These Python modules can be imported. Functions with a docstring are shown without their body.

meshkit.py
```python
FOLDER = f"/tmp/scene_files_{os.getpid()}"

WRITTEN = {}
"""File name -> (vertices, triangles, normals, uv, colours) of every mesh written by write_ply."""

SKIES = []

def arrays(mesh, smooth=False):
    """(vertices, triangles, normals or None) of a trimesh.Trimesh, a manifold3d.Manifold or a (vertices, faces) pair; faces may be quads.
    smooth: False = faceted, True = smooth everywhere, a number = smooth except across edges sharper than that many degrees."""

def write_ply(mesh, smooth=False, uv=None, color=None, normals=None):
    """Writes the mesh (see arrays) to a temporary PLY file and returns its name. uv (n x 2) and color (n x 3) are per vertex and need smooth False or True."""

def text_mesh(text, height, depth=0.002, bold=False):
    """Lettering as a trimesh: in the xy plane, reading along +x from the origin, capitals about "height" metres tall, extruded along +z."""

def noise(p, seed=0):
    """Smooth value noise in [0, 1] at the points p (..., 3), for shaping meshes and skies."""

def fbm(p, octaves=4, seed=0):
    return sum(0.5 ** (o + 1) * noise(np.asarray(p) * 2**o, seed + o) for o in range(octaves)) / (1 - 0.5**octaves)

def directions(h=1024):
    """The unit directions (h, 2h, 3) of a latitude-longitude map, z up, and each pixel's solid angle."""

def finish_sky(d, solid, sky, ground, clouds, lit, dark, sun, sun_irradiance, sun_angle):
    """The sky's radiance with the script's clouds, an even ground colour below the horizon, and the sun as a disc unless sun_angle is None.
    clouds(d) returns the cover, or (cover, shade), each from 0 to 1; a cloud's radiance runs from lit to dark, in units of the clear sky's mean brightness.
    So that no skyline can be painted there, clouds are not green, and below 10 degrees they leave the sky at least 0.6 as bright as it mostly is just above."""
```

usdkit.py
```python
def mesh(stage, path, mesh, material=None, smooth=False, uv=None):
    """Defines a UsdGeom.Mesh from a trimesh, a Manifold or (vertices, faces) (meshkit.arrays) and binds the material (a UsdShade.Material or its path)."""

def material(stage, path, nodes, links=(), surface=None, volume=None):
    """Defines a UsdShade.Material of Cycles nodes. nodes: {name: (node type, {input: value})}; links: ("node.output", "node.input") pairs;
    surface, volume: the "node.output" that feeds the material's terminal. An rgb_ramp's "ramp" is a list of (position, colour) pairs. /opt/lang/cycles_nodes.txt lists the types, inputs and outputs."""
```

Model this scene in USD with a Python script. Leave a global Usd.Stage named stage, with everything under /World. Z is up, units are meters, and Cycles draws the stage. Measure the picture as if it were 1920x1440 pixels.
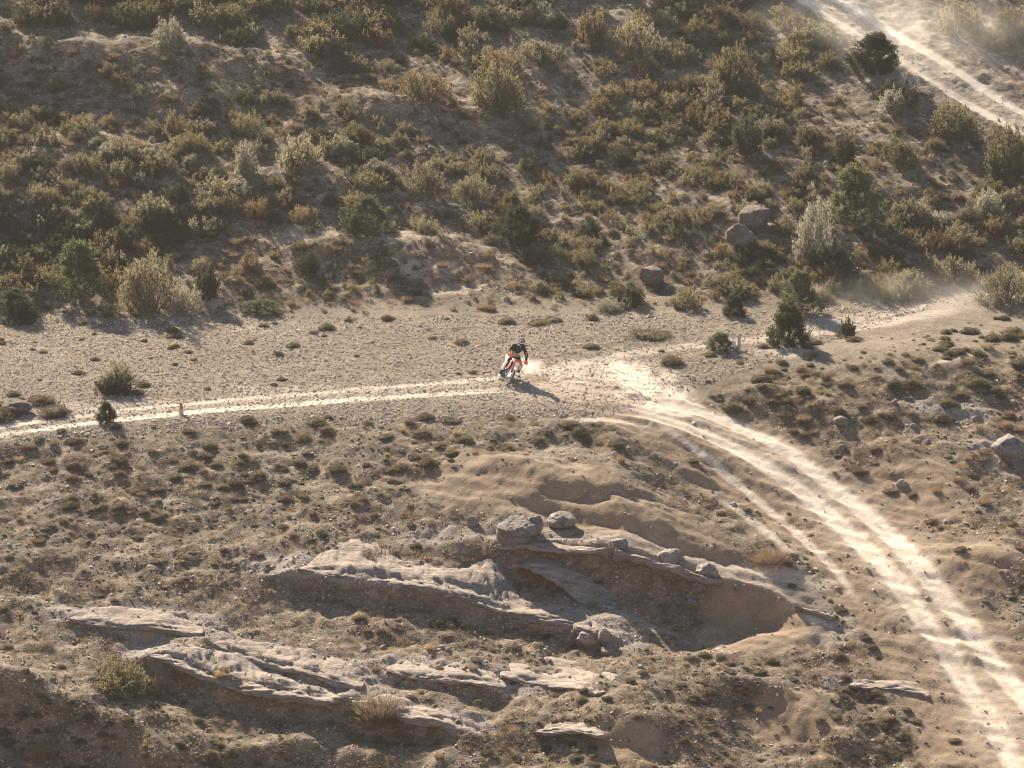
import math, random
import numpy as np
import trimesh, manifold3d
from scipy.ndimage import map_coordinates, gaussian_filter
from scipy.spatial import cKDTree, ConvexHull
from scipy.interpolate import splprep, splev
from pxr import Usd, UsdGeom, UsdLux, UsdShade, Sdf, Gf, Vt
import usdkit, meshkit

stage = Usd.Stage.CreateInMemory()
UsdGeom.SetStageUpAxis(stage, 'Z')
UsdGeom.SetStageMetersPerUnit(stage, 1.0)
UsdGeom.Xform.Define(stage, '/World')
UsdGeom.Scope.Define(stage, '/World/Looks')

# ------------------------------------------------------------------ camera, sky, sun, exposure
FPX, DIST, DEP = 7200.0, 150.0, math.radians(16.0)          # focal length in photo pixels, metres to the rider, look-down angle
EYE = np.array([0.0, -DIST * math.cos(DEP), DIST * math.sin(DEP)])
FWD = np.array([0, math.cos(DEP), -math.sin(DEP)]); RIGHT = np.array([1.0, 0, 0]); UP = np.array([0, math.sin(DEP), math.cos(DEP)])
SUN_AZ, SUN_EL = math.atan2(-0.45, 0.89), math.radians(29.0)
SUN_INT, SUN_COL, SKY_STR, EXPOSURE = 1.25, (1.0, 0.875, 0.71), 0.05, 2.36
HAZE_DENSITY = 0.00008

cam = UsdGeom.Camera.Define(stage, '/World/camera')
cam.CreateHorizontalApertureAttr(36.0); cam.CreateVerticalApertureAttr(27.0)
cam.CreateFocalLengthAttr(FPX / 1920 * 36.0)
cam.CreateClippingRangeAttr(Gf.Vec2f(1.0, 5000.0))
cam.CreateExposureAttr(EXPOSURE)
M4 = np.eye(4); M4[0, :3] = RIGHT; M4[1, :3] = UP; M4[2, :3] = -FWD; M4[3, :3] = EYE
cam.AddTransformOp().Set(Gf.Matrix4d(*M4.ravel().tolist()))

TO_SUN = np.array([math.sin(SUN_AZ) * math.cos(SUN_EL), math.cos(SUN_AZ) * math.cos(SUN_EL), math.sin(SUN_EL)])
usdkit.material(stage, '/World/Looks/sky_look', {
    'sky': ('sky_texture', {'sky_type': 'single_scattering', 'sun_disc': False, 'sun_elevation': SUN_EL, 'sun_rotation': SUN_AZ, 'aerosol_density': 0.7, 'air_density': 0.7}),
    'bg': ('background_shader', {'strength': SKY_STR})}, [('sky.color', 'bg.color')], surface='bg.background')
dome = UsdLux.DomeLight.Define(stage, '/World/sky')
dome.CreateIntensityAttr(1.0)
UsdShade.MaterialBindingAPI.Apply(dome.GetPrim()).Bind(UsdShade.Material.Get(stage, '/World/Looks/sky_look'))
sun = UsdLux.DistantLight.Define(stage, '/World/sun')
sun.CreateIntensityAttr(SUN_INT); sun.CreateAngleAttr(0.55); sun.CreateNormalizeAttr(True); sun.CreateColorAttr(Gf.Vec3f(*SUN_COL))
zx = np.cross([0, 0, 1.0], TO_SUN); zx /= np.linalg.norm(zx); zy = np.cross(TO_SUN, zx)
S4 = np.eye(4); S4[0, :3] = zx; S4[1, :3] = zy; S4[2, :3] = TO_SUN
sun.AddTransformOp().Set(Gf.Matrix4d(*S4.ravel().tolist()))

# ------------------------------------------------------------------ small helpers
used = {}
def numbered(parent, name):
    key = (parent, name); k = used.get(key, -1) + 1; used[key] = k
    return f'{parent}/{name}' if k == 0 else f'{parent}/{name}_{k:03d}'
def tag(prim, label=None, category=None, group=None, kind=None):
    prim = prim.GetPrim() if hasattr(prim, 'GetPrim') else prim
    for k, v in (('label', label), ('category', category), ('group', group), ('kind', kind)):
        if v: prim.SetCustomDataByKey(k, v)
    return prim
def obj(name, mesh, mat, parent='/World', smooth=False):
    path = numbered(str(parent), name)
    return usdkit.mesh(stage, path, mesh, '/World/Looks/' + mat, smooth=smooth).GetPrim()
def thing(name, label, cat, loc=(0, 0, 0), rotz=0.0, group=None, scale=None):
    x = UsdGeom.Xform.Define(stage, numbered('/World', name))
    x.AddTranslateOp().Set(Gf.Vec3d(*map(float, loc)))
    if rotz: x.AddRotateZOp().Set(float(rotz))
    if scale is not None: x.AddScaleOp().Set(Gf.Vec3f(*map(float, scale)))
    tag(x, label, cat, group)
    return x.GetPrim()
def smoothstep(x):
    x = np.clip(x, 0, 1); return x * x * (3 - 2 * x)
def fbm2(x, y, s, octaves=4, seed=0):
    p = np.stack([np.asarray(x) / s, np.asarray(y) / s, np.full(np.shape(x), 0.37 + seed * 1.7)], -1)
    return meshkit.fbm(p, octaves, seed) * 2 - 1
def noise2(x, y, s, seed=0):
    p = np.stack([np.asarray(x) / s, np.asarray(y) / s, np.full(np.shape(x), 0.37)], -1)
    return meshkit.noise(p, seed) * 2 - 1
def softplus(x, k): return k * np.logaddexp(0, np.asarray(x, float) / k)

# ------------------------------------------------------------------ terrain: base shape
def pix_to_level(u, v, z=0.0):
    d = FWD * FPX + RIGHT * (u - 960) + UP * (720 - v); t = (z - EYE[2]) / d[2]
    return EYE + d * t
FOOT = np.array([pix_to_level(u, v)[:2] for u, v in ((-400, 625), (-200, 615), (0, 606), (400, 591), (850, 583), (1300, 578), (1420, 582), (1560, 572), (1700, 562), (1800, 550), (1900, 540), (2100, 520), (2400, 505))])
EDGE = np.array([pix_to_level(u, v)[:2] for u, v in ((-400, 850), (-200, 838), (0, 822), (200, 806), (400, 795), (700, 782), (950, 770), (1050, 765), (1150, 770), (1250, 735), (1350, 712), (1500, 690), (1900, 660), (2300, 650))])

def base_height(x, y):
    x = np.asarray(x, float); y = np.asarray(y, float)
    d = y - np.interp(x, FOOT[:, 0], FOOT[:, 1])
    s = np.interp(x, [-25, -8, 5, 14, 25], [0.32, 0.28, 0.24, 0.24, 0.24])
    hill = s * (softplus(d, 0.5) - 0.45 * softplus(d - 36, 6) - 0.55 * softplus(d - 150, 20))
    e = np.interp(x, EDGE[:, 0], EDGE[:, 1]) - y
    fs = np.interp(x, [-25, 0, 8, 20], [0.245, 0.24, 0.22, 0.19])
    fore = -fs * softplus(e, 0.8) + fs * softplus(-32 - y, 2.0)
    facing = 0.70 * softplus(-78 - y, 3.0) - 0.70 * softplus(-150 - y, 4.0)
    return hill + fore + facing + 0.012 * np.clip(y, -8, 10)

fx = np.arange(-30.0, 30.001, 0.085); fy = np.arange(-34.0, 47.001, 0.12)
def grow(a, first, last, g=1.22):
    out, st = [], first
    while abs(a) < last:
        a += math.copysign(st, a); st = min(st * g, 25); out.append(a)
    return out
GX = np.array(grow(fx[0], 0.15, 420)[::-1] + fx.tolist() + grow(fx[-1], 0.15, 420))
GY = np.array(grow(fy[0], 0.2, 330)[::-1] + fy.tolist() + grow(fy[-1], 0.2, 620))
X, Y = np.meshgrid(GX, GY)
H = base_height(X, Y)
ix0, ix1 = np.searchsorted(GX, [fx[0], fx[-1]]); iy0, iy1 = np.searchsorted(GY, [fy[0], fy[-1]])
SL = (slice(iy0, iy1 + 1), slice(ix0, ix1 + 1))      # the fine part
XF, YF = X[SL], Y[SL]

def height(x, y):
    cx = (np.asarray(x) - fx[0]) / 0.085; cy = (np.asarray(y) - fy[0]) / 0.12
    return map_coordinates(H[SL], [cy, cx], order=1, mode='nearest')
def ground(u, v):
    """Where the line of sight through photo pixel (u, v) meets the land: points (n, 3)."""
    u = np.atleast_1d(np.asarray(u, float)); v = np.atleast_1d(np.asarray(v, float))
    d = FWD[None] * FPX + RIGHT[None] * (u - 960)[:, None] + UP[None] * (720 - v)[:, None]
    d = d / d[:, 1:2]
    lo = np.full(len(u), np.nan); done = np.zeros(len(u), bool)
    for y in np.arange(-34, 46.9, 0.25):
        p = EYE + d * (y - EYE[1])
        hit = ~done & (p[:, 2] < height(p[:, 0], p[:, 1]))
        lo[hit] = y; done |= hit
    lo[~done] = 46.5
    a, b = lo - 0.25, lo.copy()
    for _ in range(12):
        m = (a + b) / 2; p = EYE + d * (m - EYE[1])[:, None]
        below = p[:, 2] < height(p[:, 0], p[:, 1])
        b = np.where(below, m, b); a = np.where(below, a, m)
    p = EYE + d * (b - EYE[1])[:, None]
    return p
def to_pixel(p):
    q = np.asarray(p, float) - EYE; f = q @ FWD
    return np.stack([960 + FPX * (q @ RIGHT) / f, 720 - FPX * (q @ UP) / f, f], -1)
def line(px, step=0.25, smooth=True):
    p = ground([a for a, b in px], [b for a, b in px])
    if len(p) > 3 and smooth:
        tck, _ = splprep(p[:, :2].T, s=0.02 * len(p), k=3)
        u = np.linspace(0, 1, 400); q = np.stack(splev(u, tck), 1)
    else: q = p[:, :2]
    s = np.concatenate([[0], np.cumsum(np.linalg.norm(np.diff(q, axis=0), axis=1))])
    n = max(4, int(s[-1] / step)); t = np.linspace(0, s[-1], n)
    return np.stack([np.interp(t, s, q[:, k]) for k in (0, 1)], 1)
def along(q, reach):
    """Window, distance along (m) and signed offset (+ = to the right of the way along, i.e. the camera's side for a line going right)."""
    lo, hi = q.min(0) - reach, q.max(0) + reach
    sx = slice(*np.searchsorted(fx, [lo[0], hi[0]])); sy = slice(*np.searchsorted(fy, [lo[1], hi[1]]))
    gx, gy = XF[sy, sx], YF[sy, sx]
    s = np.concatenate([[0], np.cumsum(np.linalg.norm(np.diff(q, axis=0), axis=1))])
    tan = np.gradient(q, axis=0); tan /= np.linalg.norm(tan, axis=1, keepdims=True)
    _, k = cKDTree(q).query(np.stack([gx.ravel(), gy.ravel()], 1), workers=-1)
    dx, dy = gx.ravel() - q[k, 0], gy.ravel() - q[k, 1]
    lon = dx * tan[k, 0] + dy * tan[k, 1]
    lat = dx * tan[k, 1] - dy * tan[k, 0]
    end = ((k == 0) & (lon < 0)) | ((k == len(q) - 1) & (lon > 0))
    dist = np.where(end, np.hypot(dx, dy) * np.sign(lat), lat)
    return (sy, sx), (s[k] + np.where(end, 0, lon)).reshape(gx.shape), dist.reshape(gx.shape), np.where(end, np.abs(lon), 0).reshape(gx.shape), s[-1], k.reshape(gx.shape)

HF = H[SL]                                             # a view: edits reach H
inside = smoothstep(np.minimum.reduce([XF - fx[0], fx[-1] - XF, YF - fy[0], fy[-1] - YF]) / 4.0)
dfoot = YF - np.interp(XF, FOOT[:, 0], FOOT[:, 1]); dedge = np.interp(XF, EDGE[:, 0], EDGE[:, 1]) - YF
on_hill = smoothstep(dfoot / 2.0); on_fore = smoothstep(dedge / 1.5)
# broad folds of the hillside and of the near slope
HF += inside * on_hill * (0.55 * fbm2(XF + 0.4 * YF, YF, 9.0, 3, 1) + 0.22 * fbm2(XF, YF, 2.8, 3, 2))
HF += inside * on_fore * (0.35 * fbm2(XF, YF * 1.4, 6.0, 3, 3) + 0.12 * fbm2(XF, YF, 1.6, 3, 4))

def mound(u, v, rx, ry, h, rot=0.0):
    c = ground(u, v)[0]; cs, sn = math.cos(rot), math.sin(rot)
    dx, dy = XF - c[0], YF - c[1]
    a, b = (dx * cs + dy * sn) / rx, (-dx * sn + dy * cs) / ry
    HF[...] += h * np.exp(-(a * a + b * b))
def scarp(px, drop, lift=0.3, back=2.5, front=4.0, face=0.45, rough=0.25, seed=0, taper=0.2):
    q = line(px, 0.15)
    w, s, d, e, L, _ = along(q, 12)
    gx, gy = XF[w], YF[w]
    d = d + rough * fbm2(gx, gy, 1.1, 3, 50 + seed)
    tp = smoothstep(np.minimum(s, L - s) / (taper * L)) * np.exp(-(e / 0.6) ** 2)
    tp = tp * (0.8 + 0.35 * fbm2(gx, gy, 1.7, 2, 60 + seed))
    up, dig = drop * lift, drop * (1 - lift)
    f = smoothstep(d / face)
    dz = tp * np.where(d < 0, up * np.exp(np.minimum(d, 0) / back), up * (1 - f) - dig * f * np.exp(-np.maximum(d - face, 0) / front))
    soft_ = gaussian_filter(dz, (6, 9)); far = smoothstep((np.abs(d) - face - 0.6) / 1.8)
    HF[w] += dz * (1 - far) + soft_ * far
    return q
def gully(px, depth, width):
    q = line(px)
    w, s, d, e, L, _ = along(q, 6)
    tp = smoothstep(np.minimum(s, L - s) / (0.2 * L)) * np.exp(-(e / 0.6) ** 2)
    d = d + 0.25 * fbm2(XF[w], YF[w], 0.9, 3, 71)
    HF[w] -= tp * depth * np.exp(-(d / width) ** 2)
    return q

attr = {k: np.zeros_like(HF) for k in ('track', 'rock', 'soil', 'pale', 'scrub')}
track_zone = np.zeros(HF.shape, int)
def stamp(name, w, val): attr[name][w] = np.maximum(attr[name][w], val)

# hillside: the steep shaded band at the top left, the eroded bank above the terrace
mound(250, 150, 9, 2.2, 0.6); mound(420, 330, 8, 2.0, 0.5, -0.2)
mound(760, 470, 5.0, 1.6, 0.4, -0.15)
scarp([(560, 440), (680, 475), (800, 500), (900, 530)], 0.3, 0.6, 2.0, 4.0, 1.6, 0.5, 1)
scarp([(330, 600), (380, 565), (420, 540), (470, 510)], 0.3, 0.6, 2.0, 3.0, 1.2, 0.3, 2)
scarp([(-200, 60), (-50, 75), (150, 90), (350, 100), (520, 120), (640, 150)], 1.0, 0.6, 4.0, 8.0, 2.6, 0.7, 3, 0.15)
scarp([(-160, 370), (-60, 380), (100, 390), (230, 400), (420, 430)], 0.7, 0.5, 3.0, 6.0, 2.0, 0.6, 4)
scarp([(600, 180), (760, 200), (900, 215), (1050, 195)], 0.6, 0.5, 3.0, 5.0, 2.0, 0.6, 5)
scarp([(1080, 30), (1250, 60), (1400, 60)], 0.5, 0.5, 3.0, 5.0, 2.0, 0.6, 6)
# right knoll
mound(1740, 690, 5.0, 2.8, 0.38)
# upper right road bench
def bed(px, half, shoulder, level=1.0, cut=0.0):
    q = line(px)
    w, s, d, e, L, k = along(q, half + shoulder + 3)
    z = height(q[:, 0], q[:, 1])
    pad = np.pad(z, 12, mode='edge'); z = np.convolve(pad, np.hanning(25) / np.hanning(25).sum(), 'valid')
    zs = np.interp(s, np.linspace(0, L, len(z)), z)
    near = np.exp(-(e / 1.0) ** 2)
    wt = level * near * (1 - smoothstep((np.abs(d) - half) / shoulder))
    HF[w] = HF[w] * (1 - wt) + (zs - cut) * wt
    return w, s, d, near
UPPER = [(1440, -60), (1560, -5), (1640, 50), (1720, 105), (1800, 155), (1900, 208), (2010, 262), (2100, 300)]
bed(UPPER, 1.3, 1.6)
MAIN = [(1120, 705), (1190, 735), (1260, 775), (1340, 806), (1430, 846), (1520, 904), (1600, 975), (1670, 1050), (1745, 1145), (1810, 1240), (1875, 1340), (1940, 1450), (2000, 1560)]
LEFT = [(-160, 838), (0, 804), (150, 782), (340, 766), (560, 746), (800, 728), (960, 708), (1130, 672), (1300, 650), (1450, 636), (1560, 622), (1650, 602), (1760, 578), (1840, 560)]
# near slope: smooth brown spur, its gullies and the road's ditch
mound(1010, 905, 4.2, 1.9, 0.55, -0.25); mound(1230, 985, 3.4, 1.5, 0.5, -0.45)
bed(MAIN, 1.4, 3.2)
bed(LEFT, 1.2, 1.2, 0.8)
RUN = [(1235, 800), (1300, 838), (1350, 880), (1400, 922), (1470, 980), (1530, 1035), (1580, 1085), (1608, 1130)]
gully(RUN, 0.16, 0.5)
gully([(1000, 905), (1150, 930), (1280, 960), (1380, 1000)], 0.18, 0.35)
gully([(900, 935), (1050, 975), (1200, 1010), (1330, 1050), (1480, 1075)], 0.2, 0.4)
SC = {}
SC['boulder'] = scarp([(790, 1030), (860, 1024), (950, 1026), (1050, 1042), (1150, 1056), (1260, 1082), (1350, 1098), (1440, 1122), (1500, 1160), (1540, 1205)], 1.5, 0.45, 2.4, 7.0, 1.2, 0.55, 10, 0.26)
SC['slab'] = scarp([(480, 1078), (620, 1092), (720, 1106), (830, 1124), (950, 1152), (1060, 1182), (1170, 1212)], 0.62, 0.4, 1.8, 5.0, 0.4, 0.14, 11, 0.1)
SC['lower_back'] = scarp([(100, 1165), (200, 1176), (300, 1184), (390, 1196)], 0.3, 0.4, 1.5, 4.0, 0.3, 0.14, 12)
SC['lower_mid'] = scarp([(400, 1216), (480, 1243), (570, 1268), (690, 1300)], 0.4, 0.4, 1.5, 3.0, 0.35, 0.15, 13)
SC['lower_right'] = scarp([(690, 1268), (780, 1276), (880, 1290), (980, 1308)], 0.35, 0.4, 1.5, 3.0, 0.35, 0.15, 14)
SC['lower_front'] = scarp([(240, 1238), (340, 1262), (440, 1285), (550, 1307), (660, 1330), (760, 1350), (880, 1378)], 1.15, 0.35, 1.8, 4.0, 0.6, 0.2, 15, 0.12)
scarp([(1300, 1282), (1400, 1285), (1480, 1312), (1540, 1360), (1590, 1430)], 0.75, 0.45, 1.8, 5.0, 1.0, 0.45, 16)
scarp([(1000, 1330), (1120, 1345), (1230, 1375), (1330, 1430)], 0.35, 0.5, 1.5, 4.0, 1.0, 0.4, 17)
scarp([(-120, 1295), (60, 1318), (170, 1350), (250, 1400), (310, 1470)], 2.0, 0.55, 2.2, 8.0, 2.0, 0.5, 18, 0.1)
scarp([(400, 1420), (560, 1400), (700, 1425), (850, 1460)], 0.5, 0.5, 1.5, 4.0, 0.8, 0.3, 19)
mound(1840, 1060, 2.2, 1.8, 0.5)

# ruts, pale dust and streaks
def rut(px, half, strength, seed, patchy=0.35, depth=0.05, streak=0.5):
    q = line(px)
    w, s, d, e, L, _ = along(q, half * 2 + 2)
    wob = d + 0.25 * half * fbm2(s, d * 0.4, 2.2, 2, 80 + seed)
    edge = 1 - smoothstep((np.abs(wob) + 0.12 * fbm2(XF[w], YF[w], 0.35, 3, 81 + seed) - half * 0.55) / (half * 0.75))
    val = strength * (1 - patchy * (0.5 + 0.5 * fbm2(s * 0.35, d, 1.2, 3, 82 + seed))) * (1 - streak * smoothstep(0.35 + 0.8 * fbm2(s * 0.12, d, 0.22, 3, 83 + seed)))
    val = edge * val * np.exp(-(e / 0.5) ** 2) * smoothstep((np.minimum(s, L - s) + 0.5 + 0.6 * fbm2(XF[w], YF[w], 0.8, 2, 84 + seed)) / 2.0)
    stamp('track', w, np.clip(val, 0, 1)); HF[w] -= depth * edge * np.exp(-(e / 0.5) ** 2)
def zone(px, half, idx):
    q = line(px); w, s, d, e, L, _ = along(q, half + 2)
    m = (np.abs(d + 0.15 * fbm2(XF[w], YF[w], 0.5, 2, 90)) < half) & (e < 0.1)
    tz = track_zone[w]; tz[m & (tz == 0)] = idx
zone(MAIN, 1.75, 1); zone(UPPER, 1.5, 2); zone(LEFT, 1.25, 3)
rut([(1190, 752), (1260, 752), (1340, 783), (1440, 828), (1540, 888), (1640, 972), (1720, 1058), (1790, 1158), (1850, 1215), (1920, 1300), (2010, 1420)], 0.50, 1.0, 1, 0.28, 0.07, 0.4)
rut([(1170, 768), (1230, 785), (1300, 806), (1400, 847), (1500, 912), (1580, 987), (1650, 1062), (1720, 1152), (1762, 1205), (1830, 1292), (1890, 1400), (1960, 1530)], 0.50, 1.0, 2, 0.28, 0.07, 0.4)
rut(MAIN, 1.5, 0.32, 3, 0.4, 0.0, 0.7)
w_, s_, d_, e_, L_, _ = along(line(MAIN), 7)
stamp('soil', w_, 0.9 * (1 - smoothstep((np.abs(d_ - 0.5) + 0.8 * fbm2(XF[w_], YF[w_], 1.5, 3, 160) - 2.3) / 0.8)) * np.exp(-(e_ / 0.5) ** 2))
rut([(1735, 1190), (1800, 1196), (1860, 1196), (1910, 1200)], 0.22, 0.85, 4, 0.2, 0.03)
rut([(1130, 672), (1165, 690), (1195, 712), (1230, 740), (1270, 772)], 0.6, 0.95, 5, 0.35)
rut([(1040, 784), (1110, 786), (1170, 790), (1230, 800)], 0.22, 0.8, 6, 0.4, 0.02)
rut([(1440, -60), (1548, -12), (1640, 35), (1720, 88), (1800, 140), (1900, 200), (2010, 255)], 0.42, 1.0, 7, 0.2)
rut([(1430, -40), (1540, 20), (1620, 70), (1700, 122), (1790, 175), (1880, 232), (2000, 290)], 0.36, 0.95, 8, 0.25)
rut(UPPER, 1.3, 0.35, 9, 0.4, 0.0)
rut([(1640, 0), (1740, 60), (1830, 110), (1930, 160)], 1.1, 0.3, 10, 0.6, 0.0)
rut([(-160, 832), (60, 790), (180, 776), (340, 757), (560, 738), (800, 718), (900, 712), (960, 704)], 0.28, 0.9, 11, 0.55, 0.03, 0.75)
rut([(-160, 848), (40, 806), (180, 790), (340, 778), (560, 754), (720, 743), (860, 736), (960, 728)], 0.36, 1.0, 12, 0.5, 0.03, 0.75)
rut(LEFT[:7], 1.0, 0.28, 13, 0.7, 0.0, 0.8)
rut([(960, 712), (1060, 690), (1130, 668), (1300, 646), (1420, 637), (1500, 628), (1640, 607), (1760, 580)], 0.5, 0.5, 14, 0.6, 0.02)
rut([(1440, 628), (1560, 612), (1640, 598), (1720, 585), (1800, 572)], 1.1, 0.45, 15, 0.5, 0.0)
rut(RUN, 0.18, 1.0, 16, 0.45, 0.0, 0.6)
rut([(1330, 930), (1400, 968), (1450, 1010), (1500, 1050)], 0.22, 0.7, 21, 0.5, 0.0)
for k_, (u_, v_, rx_, ry_, va_) in enumerate(((1200, 716, 1.5, 3.0, 0.75), (1240, 757, 1.8, 2.2, 0.85), (1120, 705, 2.6, 2.4, 0.4), (1040, 735, 2.2, 1.5, 0.22), (1480, 660, 2.0, 1.0, 0.3), (600, 735, 6.0, 1.0, 0.22), (250, 765, 5.0, 1.2, 0.25))):
    c_ = ground(u_, v_)[0]; r_ = np.hypot((XF - c_[0]) / rx_, (YF - c_[1]) / ry_) + 0.6 * fbm2(XF, YF * 0.6, 0.8, 4, 170 + k_)
    attr['track'][...] = np.maximum(attr['track'], va_ * (1 - smoothstep((r_ - 0.4) / 0.7)) * (1 - 0.7 * smoothstep(0.3 + 0.9 * fbm2(XF, YF * 0.5, 0.35, 3, 180 + k_))))
rut([(1340, 1062), (1420, 1072), (1490, 1085), (1560, 1096)], 0.5, 0.55, 17, 0.4, 0.0)
rut([(1480, 1150), (1530, 1160), (1580, 1170)], 0.35, 0.8, 18, 0.3, 0.0)
rut([(1720, 690), (1800, 672), (1880, 655)], 0.18, 0.4, 19, 0.5, 0.0)
def patch(name, u, v, rx, ry, val, rot=0.0, seed=0):
    c = ground(u, v)[0]; cs, sn = math.cos(rot), math.sin(rot); dx, dy = XF - c[0], YF - c[1]
    r = np.hypot((dx * cs + dy * sn) / rx, (-dx * sn + dy * cs) / ry) + 0.45 * fbm2(XF, YF, 0.9, 4, 120 + seed)
    attr[name][...] = np.maximum(attr[name], val * (1 - smoothstep((r - 0.6) / 0.6)))
for k, (u, v, rx, ry, val) in enumerate(((760, 440, 2.0, 1.2, 0.3), (810, 505, 1.6, 0.8, 0.35), (860, 545, 1.6, 0.7, 0.3), (430, 570, 0.8, 0.7, 0.5), (560, 440, 1.2, 0.8, 0.4), (1700, 130, 2.5, 1.6, 0.35), (1600, 110, 1.4, 1.0, 0.4), (1060, 690, 1.8, 1.2, 0.25))):
    patch('pale', u, v, rx, ry, val, 0.2, k)
for k, (u, v, rx, ry, rot) in enumerate(((960, 905, 4.2, 2.2, -0.2), (1200, 975, 4.0, 2.0, -0.4), (1420, 1180, 2.5, 3.0, -0.3), (1350, 900, 2.2, 1.6, -0.6), (1700, 930, 2.5, 3.0, -0.6), (1480, 1350, 1.8, 1.2, 0), (1830, 1050, 1.6, 2.4, -0.5), (1180, 1390, 1.5, 1, 0))):
    patch('soil', u, v, rx, ry, 1.0, rot, 20 + k)
for k, key in enumerate(('slab', 'lower_front', 'lower_mid', 'lower_right', 'lower_back', 'boulder')):
    w, s, d, e, L, _ = along(SC[key], 4)
    stamp('rock', w, (0.55 if key == 'boulder' else 0.9) * smoothstep((d + 1.5 + 0.9 * fbm2(XF[w], YF[w], 1.2, 4, 140 + k)) / 0.5) * (1 - smoothstep((d + 0.05) / 0.25)) * np.exp(-(e / 0.5) ** 2))
for u, v, rx, ry in ((1640, 1290, 2.0, 0.5), (1880, 850, 1.5, 1.5), (1780, 770, 2.0, 0.8), (1000, 1270, 2.0, 0.6), (300, 1185, 2.5, 0.5), (1200, 1170, 1.5, 0.5)): patch('rock', u, v, rx, ry, 0.7, -0.15, int(u))
attr['scrub'][...] = np.maximum(smoothstep((dfoot + 0.6 * fbm2(XF, YF, 1.5, 3, 150)) / 1.2) * (1 - 0.6 * attr['pale']), smoothstep((dedge - 0.5 + 1.2 * fbm2(XF, YF, 2.5, 3, 151)) / 2.0) * (0.62 + 0.3 * fbm2(XF, YF, 1.6, 3, 152)))
# small relief everywhere but on the road
calm = 1 - 0.8 * np.clip(attr['track'] * 1.3, 0, 1) - 0.0
flat = 1 - np.maximum(on_hill, on_fore)
HF += inside * calm * (1 - 0.6 * attr['soil']) * ((0.15 - 0.13 * flat) * fbm2(XF, YF, 0.75, 3, 5) + (0.075 - 0.06 * flat) * fbm2(XF, YF, 0.30, 2, 6))
HF += inside * attr['rock'] * 0.10 * fbm2(XF * 0.5 + YF * 0.3, YF * 1.6, 0.5, 4, 7)
HF += inside * attr['soil'] * (0.10 * fbm2((XF * 0.92 - YF * 0.38) * 0.22, XF * 0.38 + YF * 0.92, 0.42, 3, 8) + 0.045 * fbm2(XF, YF, 0.35, 3, 9))

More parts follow.
